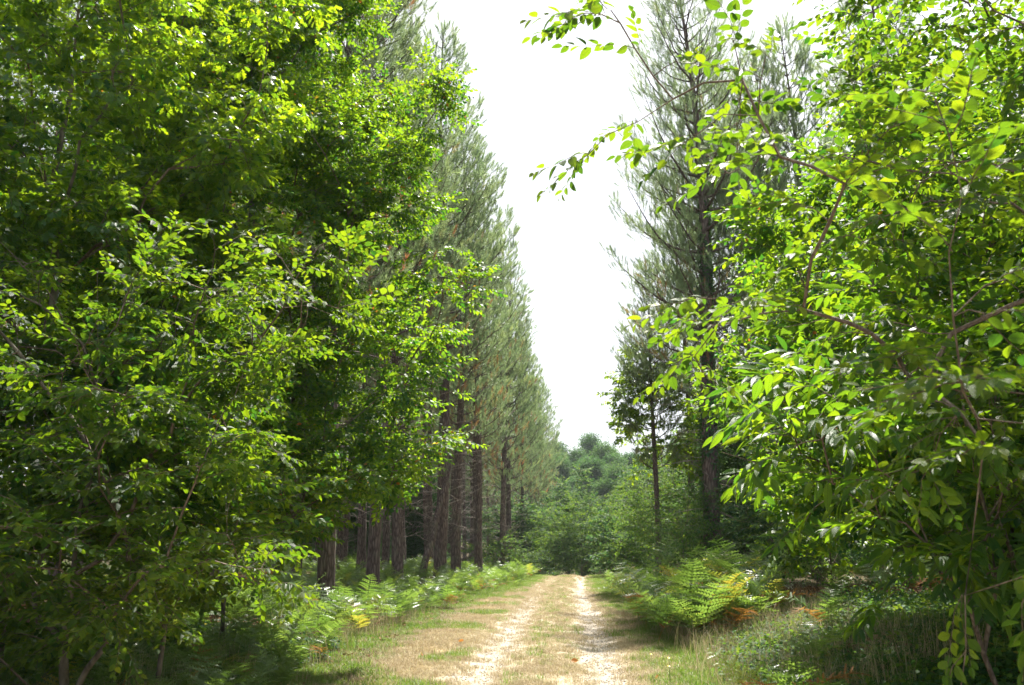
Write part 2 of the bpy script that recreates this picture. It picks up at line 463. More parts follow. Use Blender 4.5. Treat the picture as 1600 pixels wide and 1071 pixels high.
def tube(P, Rr, ns=5):
    """tube along polyline P with radii Rr; quads"""
    P = np.asarray(P, dtype=float); n = len(P)
    T = np.zeros_like(P); T[1:-1] = P[2:] - P[:-2]; T[0] = P[1] - P[0]; T[-1] = P[-1] - P[-2]
    T = norm(T)
    ref = np.array([0.0, 0, 1]) if abs(T[:, 2]).mean() < 0.8 else np.array([1.0, 0, 0])
    A = norm(np.cross(T, ref[None])); B = np.cross(T, A)
    th = np.arange(ns) * 2 * np.pi / ns
    V = P[:, None] + (A[:, None] * np.cos(th)[None, :, None] + B[:, None] * np.sin(th)[None, :, None]) * np.asarray(Rr)[:, None, None]
    V = V.reshape(-1, 3)
    i = np.arange(n - 1)[:, None] * ns; j = np.arange(ns)[None]; j2 = (j + 1) % ns
    F = np.stack([i + j, i + j2, i + ns + j2, i + ns + j], -1).reshape(-1, 4)
    return V, F, np.zeros((len(V), 2)), np.full(len(V), 0.5)

def rotm(ax, ang):
    return np.array(Matrix.Rotation(ang, 3, Vector(ax)))

def make_spray(r, n_leaf, length, leaf_args, spread=55, tilt=22, droop=0.15, whorl=False):
    """a leafy twig along +X, leaves alternate left and right. returns geo, twig polyline, leaf matrices"""
    mats = []
    xs_ = np.linspace(0.12, 1.0, n_leaf) * length
    zc = lambda x: -droop * length * (x / length) ** 2 + 0.01 * math.sin(x * 20)
    yc = lambda x: 0.02 * math.sin(x * 9 + 1)
    for k, x in enumerate(xs_):
        side = 1 if k % 2 else -1
        ang = side * R(spread * (1 - 0.55 * (x / length) ** 3) + r.normal(0, 10))
        if k == n_leaf - 1: ang = R(r.normal(0, 10))
        m = rotm((0, 0, 1), ang) @ rotm((0, 1, 0), R(8 + r.normal(6, tilt * 0.8))) @ rotm((1, 0, 0), R(r.normal(0, tilt)))
        s = (0.62 + 0.5 * math.sin(math.pi * (0.15 + 0.75 * x / length))) * r.uniform(0.85, 1.15)
        M = np.zeros((3, 4)); M[:, :3] = m * s; M[:, 3] = (x, yc(x), zc(x))
        mats.append(M)
    px = np.linspace(0, length, 5)
    poly = np.array([[x, yc(x), zc(x)] for x in px])
    return np.array(mats), poly

def spray_mesh(name, r, mat, n_leaf, length, leaf_args, **kw):
    mats, poly = make_spray(r, n_leaf, length, leaf_args, **kw)
    tints = np.clip(r.normal(0.48, 0.19, n_leaf), 0.02, 0.80)
    tints[r.random(n_leaf) < 0.006] = 1.0
    geos = []
    for M, t in zip(mats, tints):
        V, F, U, T = leaf_geo(tint=0.5, **leaf_args)
        V = V @ M[:, :3].T + M[:, 3]
        geos.append((V, F, U, np.full(len(V), t)))
    Vt, Ft, Ut, Tt = tube(poly, np.linspace(0.0026, 0.0011, 5), 3)
    Vl, Fl, Ul, Tl = cat_geo(geos)
    m = mesh(name, np.concatenate([Vl, Vt]), np.concatenate([Fl, Ft + len(Vl)]), mat, np.concatenate([Ul, Ut]), True,
             {'tint': ('FLOAT', np.concatenate([Tl, Tt]))})
    m.materials.append(M_TWIG)
    mi = np.zeros(len(Fl) + len(Ft), dtype=np.int32); mi[len(Fl):] = 1
    m.polygons.foreach_set('material_index', mi)
    return m, mats, tints, poly

def library(name, meshes):
    """an unlinked collection that geometry nodes pick from"""
    col = bpy.data.collections.new(name)
    for k, me in enumerate(meshes):
        o = bpy.data.objects.new('%s_%02d' % (name, k), me)
        col.objects.link(o)
    return col

def scatter_group(col):
    ng = bpy.data.node_groups.new('scatter_' + col.name, 'GeometryNodeTree')
    ng.interface.new_socket('Geometry', in_out='INPUT', socket_type='NodeSocketGeometry')
    ng.interface.new_socket('Geometry', in_out='OUTPUT', socket_type='NodeSocketGeometry')
    n, l = ng.nodes, ng.links
    gi, go = n.new('NodeGroupInput'), n.new('NodeGroupOutput')
    ci = n.new('GeometryNodeCollectionInfo'); ci.inputs['Collection'].default_value = col
    ci.inputs['Separate Children'].default_value = True; ci.inputs['Reset Children'].default_value = True
    ip = n.new('GeometryNodeInstanceOnPoints'); ip.inputs['Pick Instance'].default_value = True
    def at(nm, ty):
        a = n.new('GeometryNodeInputNamedAttribute'); a.data_type = ty; a.inputs['Name'].default_value = nm; return a.outputs['Attribute']
    er = n.new('FunctionNodeEulerToRotation')
    l.new(at('rot', 'FLOAT_VECTOR'), er.inputs[0])
    l.new(gi.outputs[0], ip.inputs['Points']); l.new(ci.outputs[0], ip.inputs['Instance'])
    l.new(at('pick', 'INT'), ip.inputs['Instance Index'])
    l.new(er.outputs[0], ip.inputs['Rotation']); l.new(at('scl', 'FLOAT_VECTOR'), ip.inputs['Scale'])
    l.new(ip.outputs[0], go.inputs[0])
    return ng
_groups = {}
def scatter(name, col, M, pick, parent=None):
    """M: (n,3,4) matrices with uniform scale"""
    if col.name not in _groups: _groups[col.name] = scatter_group(col)
    s = np.linalg.norm(M[:, :, 0], axis=1)
    Rm = M[:, :, :3] / s[:, None, None]
    ey = -np.arcsin(np.clip(Rm[:, 2, 0], -1, 1))
    ex = np.arctan2(Rm[:, 2, 1], Rm[:, 2, 2])
    ez = np.arctan2(Rm[:, 1, 0], Rm[:, 0, 0])
    rot = np.stack([ex, ey, ez], -1)
    me = mesh(name, M[:, :, 3], np.zeros((0, 3)), None, attrs={
        'rot': ('FLOAT_VECTOR', rot), 'scl': ('FLOAT_VECTOR', np.repeat(s[:, None], 3, 1)), 'pick': ('INT', np.asarray(pick, dtype=np.int32))})
    o = link(name, me, parent)
    md = o.modifiers.new('scatter', 'NODES'); md.node_group = _groups[col.name]
    return o

rs = np.random.default_rng(5)
HORN = dict(L=0.078, W=0.046, nseg=5, fold=0.22, curl=0.22)
HORN_S = dict(L=0.078, W=0.046, nseg=3, fold=0.25, curl=0.22)
OAK = dict(L=0.095, W=0.062, nseg=8, fold=0.15, curl=0.2, profile='oak')
CHEST = dict(L=0.165, W=0.052, nseg=5, fold=0.35, curl=0.35, profile='lance', petiole=0.015)
horn_near = [spray_mesh('hornbeam_twig', rs, M_HORN, 12, 0.40, HORN, tilt=24, droop=0.2) for k in range(6)]
horn_small = [spray_mesh('hornbeam_spray', rs, M_HORN_FAR, 15, 0.42, HORN_S, tilt=26, droop=0.15) for k in range(6)]
oak_sprays = [spray_mesh('oak_twig', rs, M_OAK, 10, 0.26, OAK, spread=60, tilt=30, droop=0.0) for k in range(5)]
chest_sprays = [spray_mesh('chestnut_twig', rs, M_CHEST, 11, 0.36, CHEST, spread=58, tilt=22, droop=0.35) for k in range(5)]
LIB_HN = library('hornbeam_twigs', [s[0] for s in horn_near])
LIB_HS = library('hornbeam_sprays', [s[0] for s in horn_small])
LIB_OAK = library('oak_twigs', [s[0] for s in oak_sprays])
LIB_CH = library('chestnut_twigs', [s[0] for s in chest_sprays])

# ------------------------------------------------------------------ tree skeletons
class Skel:
    def __init__(s, cap=60000):
        s.P = np.zeros((cap, 3)); s.par = np.full(cap, -1); s.len = np.zeros(cap); s.lvl = np.zeros(cap, dtype=int); s.n = 0
    def add(s, p, par, lvl):
        i = s.n; s.P[i] = p; s.par[i] = par; s.lvl[i] = lvl
        s.len[i] = 0 if par < 0 else s.len[par] + np.linalg.norm(s.P[i] - s.P[par])
        s.n += 1
        return i
    def reach(s, t, r, lvl, step, maxlvl, lift=0.25, wob=0.04, up_pen=0.8, pl=0.3, sag=0.0):
        n = s.n
        P = s.P[:n]
        d = np.linalg.norm(P - t, axis=1)
        dz = P[:, 2] - t[2]
        cost = d + up_pen * np.maximum(0, dz + 0.15 * d) + pl * s.len[:n] + 1e6 * (s.lvl[:n] > maxlvl) + 1e6 * (d < 0.05)
        i = int(np.argmin(cost))
        a = P[i].copy(); dd = d[i]
        k = max(2, int(math.ceil(dd / step)))
        mid = (a + t) / 2; mid[2] += lift * dd
        if s.par[i] >= 0:
            mid += norm(a - s.P[s.par[i]]) * 0.12 * dd
        p = i
        ids = []
        for q in range(1, k + 1):
            u = q / k
            x = (1 - u) ** 2 * a + 2 * u * (1 - u) * mid + u * u * t
            if q < k: x = x + r.normal(0, wob * min(dd, 1.5), 3) * (u * (1 - u) * 4) ** 0.5
            x[2] -= sag * dd * u * u
            p = s.add(x, p, lvl)
            ids.append(p)
        return ids
    def radii(s, tip=0.003, e=2.3):
        n = s.n
        r = np.zeros(n)
        acc = np.zeros(n)
        for i in range(n - 1, -1, -1):
            r[i] = max(tip, acc[i] ** (1 / e)) if acc[i] > 0 else tip
            if s.par[i] >= 0: acc[s.par[i]] += r[i] ** e
        s.r = r
        return r
    def chains(s):
        n = s.n
        best = np.full(n, -1); br = np.zeros(n)
        for i in range(n):
            p = s.par[i]
            if p >= 0 and s.r[i] > br[p]: br[p] = s.r[i]; best[p] = i
        out = []
        for i in range(n):
            p = s.par[i]
            if p < 0 or best[p] != i:
                ch = ([p] if p >= 0 else []) + [i]
                q = i
                while best[q] >= 0: q = best[q]; ch.append(q)
                if len(ch) > 1: out.append(ch)
        return out

def skel_geo(sk, rmin=0.0, rmax=9, base=None):
    gs = []
    for ch in sk.chains():
        P = sk.P[ch]; rr = sk.r[ch].copy()
        if sk.par[ch[0]] >= 0 or True:
            rr[0] = min(rr[0], rr[1] * 1.25)
        if not (rmin <= rr[1] < rmax): continue
        ns = 10 if rr.max() > 0.05 else (6 if rr.max() > 0.015 else 3)
        gs.append(tube(P, rr, ns))
    return cat_geo(gs) if gs else None

DENS = 3.3
def broadleaf(name, base, trunk_pts, boughs, r, lib, picks, label, cat='tree', group=None,
              sec_n=10, sec_r=0.8, sec_z=0.15, step=0.28, spray_p=1.0, spray_scale=(0.85, 1.2), lift=0.2,
              tip_sprays=2, trunk_scale=1.0, near=None, extra=None, bark=None, leafy_from=0.3, dens_fn=None, sag=0.06, up=0.0, up_pen=1.2, pl=0.5):
    """trunk polyline, list of bough tip targets; returns root"""
    base = np.array(base, dtype=float)
    sk = Skel()
    p = -1
    tp = np.array(trunk_pts, dtype=float)
    for q in tp: p = sk.add(q, p, 0)
    bt = np.array(boughs)
    order = np.argsort(np.linalg.norm(bt[:, :2] - np.array([np.interp(bt[:, 2], tp[:, 2], tp[:, 0]), np.interp(bt[:, 2], tp[:, 2], tp[:, 1])]).T, axis=1))
    bl = []
    for k in order:
        bl.append(sk.reach(bt[k], r, 1, step * 1.2, 1, lift=lift, up_pen=up_pen, pl=pl, sag=0.0))
    # secondary twigs as flat plates round each bough
    prim_n = sk.n
    tips = []
    for ids in bl:
        m = len(ids)
        a, b = sk.P[ids[0]], sk.P[ids[-1]]
        L = np.linalg.norm(b - a) + 0.2
        dirv = norm(b - a)
        side = norm(np.cross(dirv, [0, 0, 1]) + 1e-6)
        cnt = max(2, int(sec_n * DENS * L / 2.0))
        for _ in range(cnt):
            u = r.uniform(leafy_from, 1.0)
            c = sk.P[ids[min(m - 1, int(u * m))]]
            w = sec_r * (1.15 - 0.6 * u)
            off = side * r.uniform(-1, 1) * w + dirv * r.uniform(-0.1, 0.45) + np.array([0, 0, r.normal(-0.02 + up, sec_z)])
            tips.append(c + off)
    r.shuffle(tips)
    sec = []
    for tq in tips:
        sec.append(sk.reach(tq, r, 2, step, 2, lift=0.05, up_pen=0.2, pl=0.12, sag=sag))
    sk.radii(0.0028, 2.35)
    # sprays
    pos, fwd = [], []
    for ids in sec + [b[int(len(b) * 0.6):] for b in bl]:
        for j, i in enumerate(ids):
            if sk.r[i] > 0.02: continue
            d = sk.P[i] - sk.P[sk.par[i]]
            d = d / (np.linalg.norm(d) + 1e-9)
            dh = np.array([d[0], d[1], d[2] * 0.5])
            sd = np.cross([0, 0, 1], dh)
            last = j == len(ids) - 1
            for sgn in ((1, -1, 0) if last else ((1, -1) if r.random() < 0.45 else (1,) if j % 2 else (-1,))):
                if r.random() > spray_p: continue
                f = dh * (0.75 if sgn else 1.0) + sgn * sd * r.uniform(0.5, 1.1) + np.array([0, 0, r.normal(0.0, 0.16)])
                pos.append(sk.P[i]); fwd.append(f)
    pos = np.array(pos); fwd = np.array(fwd)
    if dens_fn is not None:
        keep = r.random(len(pos)) < dens_fn(pos)
        pos, fwd = pos[keep], fwd[keep]
    up_v = np.array([0, 0, 1.0]) + r.normal(0, 0.28, (len(pos), 3))
    M = frames(fwd, up_v, pos, r.uniform(*spray_scale, len(pos)))
    root = empty(name, base, 0, label, cat, group)
    inv = -base
    # trunk and limbs
    off = lambda G: (G[0] + inv, G[1], G[2], G[3])
    big = skel_geo(sk, 0.022, 9)
    small = skel_geo(sk, 0, 0.022)
    if big is not None:
        G = off(big); link('trunk', mesh('trunk', G[0], G[1], bark or M_BARK, smooth=True), root)
    G = off(small); tw = link('branches', mesh('branches', G[0], G[1], M_TWIG, smooth=True), root)
    pick = r.integers(0, len(picks), len(M))
    M[:, :, 3] += inv
    # the leaves that show largest are objects of their own
    if near:
        cp = np.array(cam.location)
        Rc = np.array(cam.rotation_euler.to_matrix())
        q = (M[:, :, 3] + base - cp) @ Rc
        dep = -q[:, 2]
        inside = (dep > 0.4) & (abs(q[:, 0] / dep) < 0.60) & (abs(q[:, 1] / dep) < 0.42)
        cand = np.where(inside)[0]
        cand = cand[np.argsort(dep[cand] )]
        sel = []; tot = 0
        for c in cand:
            k = len(picks[pick[c]][1])
            if tot + k > near['max']: break
            sel.append(c); tot += k
        tg = []
        for c in sel:
            _, mats, tints, poly = picks[pick[c]]
            Mc = M[c]
            for Ml, ti in zip(mats, tints):
                b = int(np.clip(ti * len(near['meshes']), 0, len(near['meshes']) - 1))
                o = bpy.data.objects.new('leaf', near['meshes'][b])
                A = Mc[:, :3] @ Ml[:, :3]; tr = Mc[:, :3] @ Ml[:, 3] + Mc[:, 3]
                mm = Matrix([list(A[k]) + [tr[k]] for k in range(3)] + [[0, 0, 0, 1]])
                C.objects.link(o)
                o.parent = root
                o.matrix_local = mm
            pl = poly @ Mc[:, :3].T + Mc[:, 3]
            G = tube(pl, np.linspace(0.0026, 0.0011, len(pl)), 4); link('twig', mesh('twig', G[0], G[1], M_TWIG, smooth=True), root)
        keep = np.ones(len(M), dtype=bool); keep[sel] = False
        M, pick = M[keep], pick[keep]
    f = scatter('foliage', lib, M, pick, root)
    tag(f, kind='stuff')
    print(name, 'sprays', len(M), 'nodes', sk.n)
    return root

def leaf_set(mat, args, name):
    out = []
    for k in range(8):
        ti = (k + 0.5) / 8 if k < 7 else 0.97
        a = dict(args); a['fold'] = args['fold'] * (0.6 + 0.1 * k); a['curl'] = args['curl'] * (0.7 + 0.09 * ((k * 3) % 8))
        V, F, U, T = leaf_geo(tint=ti, **a)
        out.append(mesh(name, V, F, mat, U, True, {'tint': ('FLOAT', T)}))
    return out
LEAF_H = leaf_set(M_HORN, dict(L=0.078, W=0.047, nseg=12, fold=0.22, curl=0.22, profile='serrate'), 'hornbeam_leaf')
LEAF_O = leaf_set(M_OAK, OAK, 'oak_leaf')
LEAF_C = leaf_set(M_CHEST, dict(CHEST, nseg=7), 'chestnut_leaf')

def ellip_tips(r, c, rad, n, zmin=None, shell=0.55, power=1.0):
    out = []
    while len(out) < n:
        v = r.normal(0, 1, 3); v /= np.linalg.norm(v)
        k = r.uniform(shell, 1.0)
        p = np.array(c) + v * np.array(rad) * k
        if zmin is not None and p[2] < zmin: continue
        out.append(p)
    return out

def trunk_line(r, x, y, z0, top, lean=(0, 0), n=9, wob=0.05):
    zz = np.linspace(0, 1, n)
    P = np.stack([x + lean[0] * zz + r.normal(0, wob, n) * (zz > 0), y + lean[1] * zz + r.normal(0, wob, n) * (zz > 0), z0 + (top - z0) * zz], -1)
    return P

# ------------------------------------------------------------------ broadleaf trees beside the track
rt = np.random.default_rng(21)
# near hornbeam at the right edge: hand-placed long boughs plus fill
tips = [(0.34, 3.9, 3.86), (0.75, 3.7, 3.78), (0.36, 4.1, 3.60), (0.92, 3.7, 3.22), (1.15, 3.6, 3.05), (0.62, 4.4, 2.50), (1.05, 4.0, 2.62),
        (1.42, 3.5, 1.42), (1.30, 2.9, 2.72), (1.32, 3.1, 2.10), (1.5, 3.4, 1.95),
        (1.3, 4.6, 3.6), (1.4, 4.4, 3.1), (1.5, 3.2, 1.5)]
for _ in range(60):
    y_ = rt.uniform(4.2, 6.2)
    z_ = rt.uniform(2.4, 6.6)
    tips.append((rt.uniform(1.3, 2.8) + (y_ - 4.0) * 0.36, y_, z_))
for _ in range(26):
    tips.append((rt.uniform(2.6, 4.8), rt.uniform(3.0, 6.5), rt.uniform(2.4, 6.6)))
def thin_near(p):            # the long top boughs carry one thin row of leaves
    k = np.ones(len(p))
    k[(p[:, 0] < 1.0) & (p[:, 2] > 2.2)] = 0.85
    return k
z0 = float(H(3.7, 4.4))
near_h = broadleaf('hornbeam_tree', (3.7, 4.4, z0), trunk_line(rt, 3.7, 4.4, z0 - 0.2, 6.2, (-0.2, 0.1)), tips, rt, LIB_HN, horn_near,
    'hornbeam reaching over the track from the right edge with long thin boughs against the sky', 'tree',
    sec_n=3.6, sec_r=0.34, sec_z=0.10, step=0.23, spray_p=0.78, spray_scale=(0.58, 0.95), lift=0.08, leafy_from=0.12, dens_fn=thin_near, up_pen=0.25, pl=0.22,
    near=dict(max=300, meshes=LEAF_H), sag=0.12)

def auto(name, x, y, c, rad, nb, lib, picks, label, seed, zmin=None, top=None, lean=(0, 0), near=None, shell=0.5, ntr=1, extra_tips=(), **kw):
    r = np.random.default_rng(seed)
    z = float(H(x, y))
    tp = ellip_tips(r, c, rad, nb, zmin, shell) + [np.array(e, dtype=float) for e in extra_tips]
    return broadleaf(name, (x, y, z), trunk_line(r, x, y, z - 0.2, top or c[2] + rad[2] * 0.8, lean), tp, r, lib, picks, label, near=near, **kw)

auto('chestnut_tree', 2.9, 6.8, (3.05, 6.5, 2.5), (1.5, 1.3, 1.3), 36, LIB_CH, chest_sprays,
     'young sweet chestnut with long drooping leaves, a few orange, behind the right-hand hornbeam', 31, zmin=1.1, top=3.6,
     near=dict(max=300, meshes=LEAF_C), sec_n=3, sec_r=0.45, sec_z=0.2, step=0.26, spray_p=0.62, spray_scale=(0.7, 1.05), sag=0.1,
     extra_tips=[(1.45, 5.2, 2.25), (1.6, 6.0, 2.8), (1.5, 6.6, 2.1)])
auto('hornbeam_tree', 4.5, 9.8, (3.9, 9.4, 4.0), (2.3, 2.0, 3.0), 80, LIB_HS, horn_small,
     'tall dense hornbeam rising behind the chestnut on the right of the track', 32, zmin=1.5, top=7.0,
     sec_n=10, sec_r=0.7, sec_z=0.16, step=0.3, spray_p=0.75)
auto('hornbeam_tree', 6.6, 6.8, (6.2, 7.0, 3.6), (2.1, 2.4, 3.0), 64, LIB_HS, horn_small,
     'shadowed hornbeam behind the large leaves at the far right edge', 33, zmin=0.5, top=5.8,
     sec_n=9, sec_r=0.8, sec_z=0.18, step=0.32, spray_p=0.7)
auto('hornbeam_tree', 5.6, 13.6, (4.9, 13.4, 5.2), (2.1, 2.0, 3.5), 84, LIB_HS, horn_small,
     'hornbeam half hidden on the right between the tall pine and the chestnut', 34, zmin=1.8, top=8.0,
     sec_n=9, sec_r=0.8, sec_z=0.18, step=0.32, spray_p=0.7)
auto('oak_tree', 5.0, 18.6, (4.8, 18.4, 2.6), (1.4, 1.5, 1.4), 26, LIB_OAK, oak_sprays,
     'low oak sapling behind the sunlit bracken on the right bank', 35, zmin=1.0, top=3.4,
     sec_n=8, sec_r=0.5, sec_z=0.2, step=0.28, spray_p=0.8)
# left side
auto('hornbeam_tree', -3.95, 7.3, (-4.2, 6.9, 2.35), (2.0, 1.8, 1.95), 74, LIB_HN, horn_near,
     'low spreading hornbeam at the left edge, mostly in shade with bright leaves at its tips', 41, zmin=0.45, top=3.9,
     near=dict(max=300, meshes=LEAF_H), sec_n=11, sec_r=0.55, sec_z=0.12, step=0.25, spray_p=0.85, spray_scale=(0.55, 0.88),
     extra_tips=[(-1.9, 6.2, 3.3), (-2.0, 6.5, 3.65), (-2.5, 6.0, 2.0), (-2.85, 5.5, 2.45), (-2.7, 6.5, 3.6), (-2.2, 6.6, 3.0), (-2.35, 6.2, 2.6),
                 (-2.4, 6.5, 1.45), (-3.2, 5.4, 1.7), (-3.0, 5.8, 3.2)])
auto('oak_tree', -5.5, 8.9, (-5.1, 8.7, 6.4), (2.45, 2.0, 2.8), 75, LIB_OAK, oak_sprays,
     'oak with lobed yellow-green leaves filling the upper left corner', 42, zmin=3.4, top=8.6,
     near=dict(max=300, meshes=LEAF_O), sec_n=11, sec_r=0.6, sec_z=0.22, step=0.27, spray_p=0.9, spray_scale=(0.75, 1.05), shell=0.45)
auto('hornbeam_tree', -4.7, 12.6, (-4.85, 12.5, 6.3), (2.45, 2.6, 5.8), 175, LIB_HS, horn_small,
     'big hornbeam on the left with tiers of sunlit boughs reaching toward the track', 43, zmin=1.9, top=11.2, shell=0.55,
     sec_n=14, sec_r=0.72, sec_z=0.10, step=0.28, spray_p=0.8, lift=0.05, up=0.02, spray_scale=(0.65, 1.0),
     extra_tips=[(-1.75, 11.6, 8.0), (-1.6, 11.5, 5.1), (-1.75, 11.5, 2.85), (-2.0, 11.9, 6.2), (-2.1, 11.4, 3.6), (-1.9, 12.2, 4.4), (-2.1, 11.7, 7.0), (-2.3, 11.6, 2.4), (-2.2, 11.4, 2.6), (-2.4, 12.4, 3.3), (-2.4, 12.0, 2.7), (-2.6, 11.0, 2.4), (-2.6, 12.6, 2.5), (-3.3, 10.9, 1.9), (-2.9, 11.3, 3.0), (-2.2, 12.2, 4.0), (-3.6, 11.6, 1.8), (-3.4, 10.8, 2.2)])
auto('hornbeam_tree', -8.6, 8.6, (-8.3, 8.6, 4.2), (2.6, 2.4, 3.7), 70, LIB_HS, horn_small,
     'dark hornbeam behind the oak at the far left edge', 44, zmin=1.2, top=7.4,
     sec_n=9, sec_r=0.85, sec_z=0.18, step=0.32, spray_p=0.7)
auto('hornbeam_tree', -8.2, 13.2, (-8.0, 13.2, 5.6), (2.8, 2.6, 5.0), 80, LIB_HS, horn_small,
     'hornbeam standing behind the oak and left of the big tiered hornbeam', 45, zmin=1.6, top=10,
     sec_n=9, sec_r=0.85, sec_z=0.18, step=0.32, spray_p=0.7)

auto('hornbeam_tree', -3.75, 8.4, (-4.0, 8.3, 2.6), (1.5, 1.2, 1.5), 34, LIB_HS, horn_small,
     'slim young hornbeam just behind the low spreading one at the left edge', 46, zmin=1.0, top=3.8,
     sec_n=7, sec_r=0.5, sec_z=0.14, step=0.28, spray_p=0.75)
auto('hornbeam_tree', -9.5, 17.5, (-9.3, 17.3, 6.2), (3.0, 2.4, 5.0), 60, LIB_HS, horn_small,
     'hornbeam closing the gap between the left hornbeams and the second pine row', 47, zmin=2.0, top=10,
     sec_n=6, sec_r=0.9, sec_z=0.18, step=0.34, spray_p=0.75, spray_scale=(1.0, 1.4))
# ------------------------------------------------------------------ pines
def needle_tuft(r, n=44, L=0.15, shoot=0.28, w=0.007):
    Vs, Fs = [], []
    for k in range(n):
        x = shoot * (k / n) ** 0.8
        th = k * 2.39996 + r.normal(0, 0.2)
        a = R(36 + r.normal(0, 9)) * (1.25 - 0.9 * k / n)
        d = np.array([math.cos(a), math.sin(a) * math.cos(th), math.sin(a) * math.sin(th)])
        p = np.array([x, 0, 0]); l = L * r.uniform(0.75, 1.1)
        s = norm(np.cross(d, r.normal(0, 1, 3))) * w * 0.5
        e = p + d * l + np.array([0, 0, -0.012])
        b = len(Vs) * 3
        Vs.append([p - s, p + s, e]); Fs.append([b, b + 1, b + 2])
    V = np.array(Vs).reshape(-1, 3); F = np.array(Fs)
    return V, F, np.zeros((len(V), 2)), np.full(len(V), 0.5)

def pine_meshes(seed, H0=19.5, r0=0.20, crown0=6.0, rad=2.7, dead0=2.2, dens=1.4, ntuft=44, w=0.011, nside=12):
    r = np.random.default_rng(seed)
    n = 26
    z = np.linspace(-0.3, H0, n)
    bx = 0.35 * np.sin(z * 0.22 + r.uniform(0, 6)) * z / H0; by = 0.35 * np.sin(z * 0.19 + r.uniform(0, 6)) * z / H0
    P = np.stack([bx, by, z], -1)
    rad_t = r0 * (1 - (np.clip(z, 0, None) / H0) ** 1.15) + 0.012
    rad_t[0] *= 1.25; rad_t[1] *= 1.08
    Vt, Ft, Ut, Tt = tube(P, rad_t, nside)
    ang = np.arctan2(Vt[:, 1], Vt[:, 0])
    Vt[:, :2] += (Vt[:, :2] - np.repeat(P[:, :2], nside, 0)) * (0.07 * r.normal(0, 1, len(Vt)))[:, None]
    trunk = mesh('pine_trunk', Vt, Ft, M_PINEBARK, smooth=True)
    live, dead = [], []
    tp, tf, ts = [], [], []
    zz = dead0
    while zz < H0 - 0.3:
        c = np.array([np.interp(zz, z, bx), np.interp(zz, z, by), zz])
        h = (zz - crown0) / (H0 - crown0)
        nb = r.integers(3, 6)
        a0 = r.uniform(0, 6.28)
        for b in range(nb):
            if zz < crown0 and r.random() < 0.25: continue
            a = a0 + b * 2 * math.pi / nb + r.normal(0, 0.25)
            o = np.array([math.cos(a), math.sin(a), 0])
            if h < 0:
                L = r.uniform(0.5, 2.2) * (0.6 + 0.4 * zz / crown0)
                m = 6
                u = np.linspace(0, 1, m)
                sl = r.uniform(-0.25, 0.45)
                Q = c + o * (u * L)[:, None] + np.array([0, 0, 1.0]) * (sl * L * u - 0.25 * L * u * u * r.uniform(-1, 1))[:, None] + r.normal(0, 0.03, (m, 3)) * u[:, None]
                dead.append(tube(Q, np.linspace(0.014, 0.004, m), 4))
                for q in range(r.integers(1, 5)):
                    k = r.integers(2, m); d = norm(o * 0.5 + r.normal(0, 0.6, 3) + np.array([0, 0, 0.1]))
                    l2 = r.uniform(0.2, 0.7)
                    dead.append(tube(np.array([Q[k], Q[k] + d * l2 * 0.5 + [0, 0, 0.03], Q[k] + d * l2]), [0.005, 0.004, 0.002], 3))
                continue
            prof = (0.55 + 0.45 * math.sin(min(1, h * 2.4 + 0.15) * math.pi / 2)) * (1 - max(0, h - 0.35) / 0.65 * 0.86)
            L = rad * prof * r.uniform(0.7, 1.12)
            m = 8
            u = np.linspace(0, 1, m)
            rise = 0.22 + 0.75 * h
            Q = c + o * (u * L * (1 - 0.15 * u))[:, None] + np.array([0, 0, 1.0]) * (L * (rise * u * 0.5 + 0.45 * u * u))[:, None]
            Q = Q + r.normal(0, 0.035, (m, 3)) * u[:, None]
            live.append(tube(Q, np.linspace(0.010 + 0.012 * L, 0.006, m), 5))
            side = np.array([-o[1], o[0], 0])
            step = 0.20 / dens
            s = 0.30 * L if h < 0.35 else 0.15 * L
            while s < L:
                k = s / L * (m - 1); i0 = min(m - 2, int(k)); p = Q[i0] + (Q[i0 + 1] - Q[i0]) * (k - i0)
                sg = 1 if r.random() < 0.5 else -1
                l2 = (0.25 + 0.42 * (L - s)) * r.uniform(0.6, 1.2)
                l2 = min(l2, 0.95)
                d = norm(o * 0.75 + side * sg * r.uniform(0.5, 1.0) + np.array([0, 0, r.uniform(0.05, 0.6)]))
                e = p + d * l2 + np.array([0, 0, 0.15 * l2])
                mid = p + d * l2 * 0.5
                live.append(tube(np.array([p, mid, e]), [0.007, 0.005, 0.004], 3))
                dn = 1.0 if h > 0.12 else 0.7
                for q in range(max(1, int(l2 / 0.22 + r.random()))):
                    if r.random() > dn: continue
                    uu = 1 - q * 0.28
                    tp.append(p + (e - p) * max(uu, 0.2)); tf.append(norm(d * (0.8 if q == 0 else 0.3) + r.normal(0, 0.28, 3) + np.array([0, 0, 1.1]))); ts.append(r.uniform(0.8, 1.35))
                s += step * r.uniform(0.7, 1.4)
            for q in range(3):
                tp.append(Q[-1] + r.normal(0, 0.06, 3)); tf.append(norm(o * 0.5 + np.array([0, 0, 1.0]) + r.normal(0, 0.3, 3))); ts.append(r.uniform(0.9, 1.35))
        zz += r.uniform(0.42, 0.75) * (0.75 if h < 0 else 1.0) * (1 - 0.25 * max(h, 0))
    for q in range(5):
        tp.append(np.array([bx[-1], by[-1], H0 - 0.12 * q])); tf.append(norm(r.normal(0, 0.2, 3) + np.array([0, 0, 1.0]))); ts.append(1.3)
    tp = np.array(tp); tf = np.array(tf); ts = np.array(ts)
    Mx = frames(tf, np.tile([[1.0, 0.2, 0.1]], (len(tp), 1)) + r.normal(0, 0.3, (len(tp), 3)), tp, ts)
    parts = []
    tv = [needle_tuft(r, ntuft, w=w) for _ in range(3)]
    who = r.integers(0, 3, len(tp))
    hh = np.clip((tp[:, 2] - crown0) / (H0 - crown0), 0, 1)
    tint = np.clip(0.44 + r.normal(0, 0.16, len(tp)) + 0.08 * hh, 0.03, 0.84)
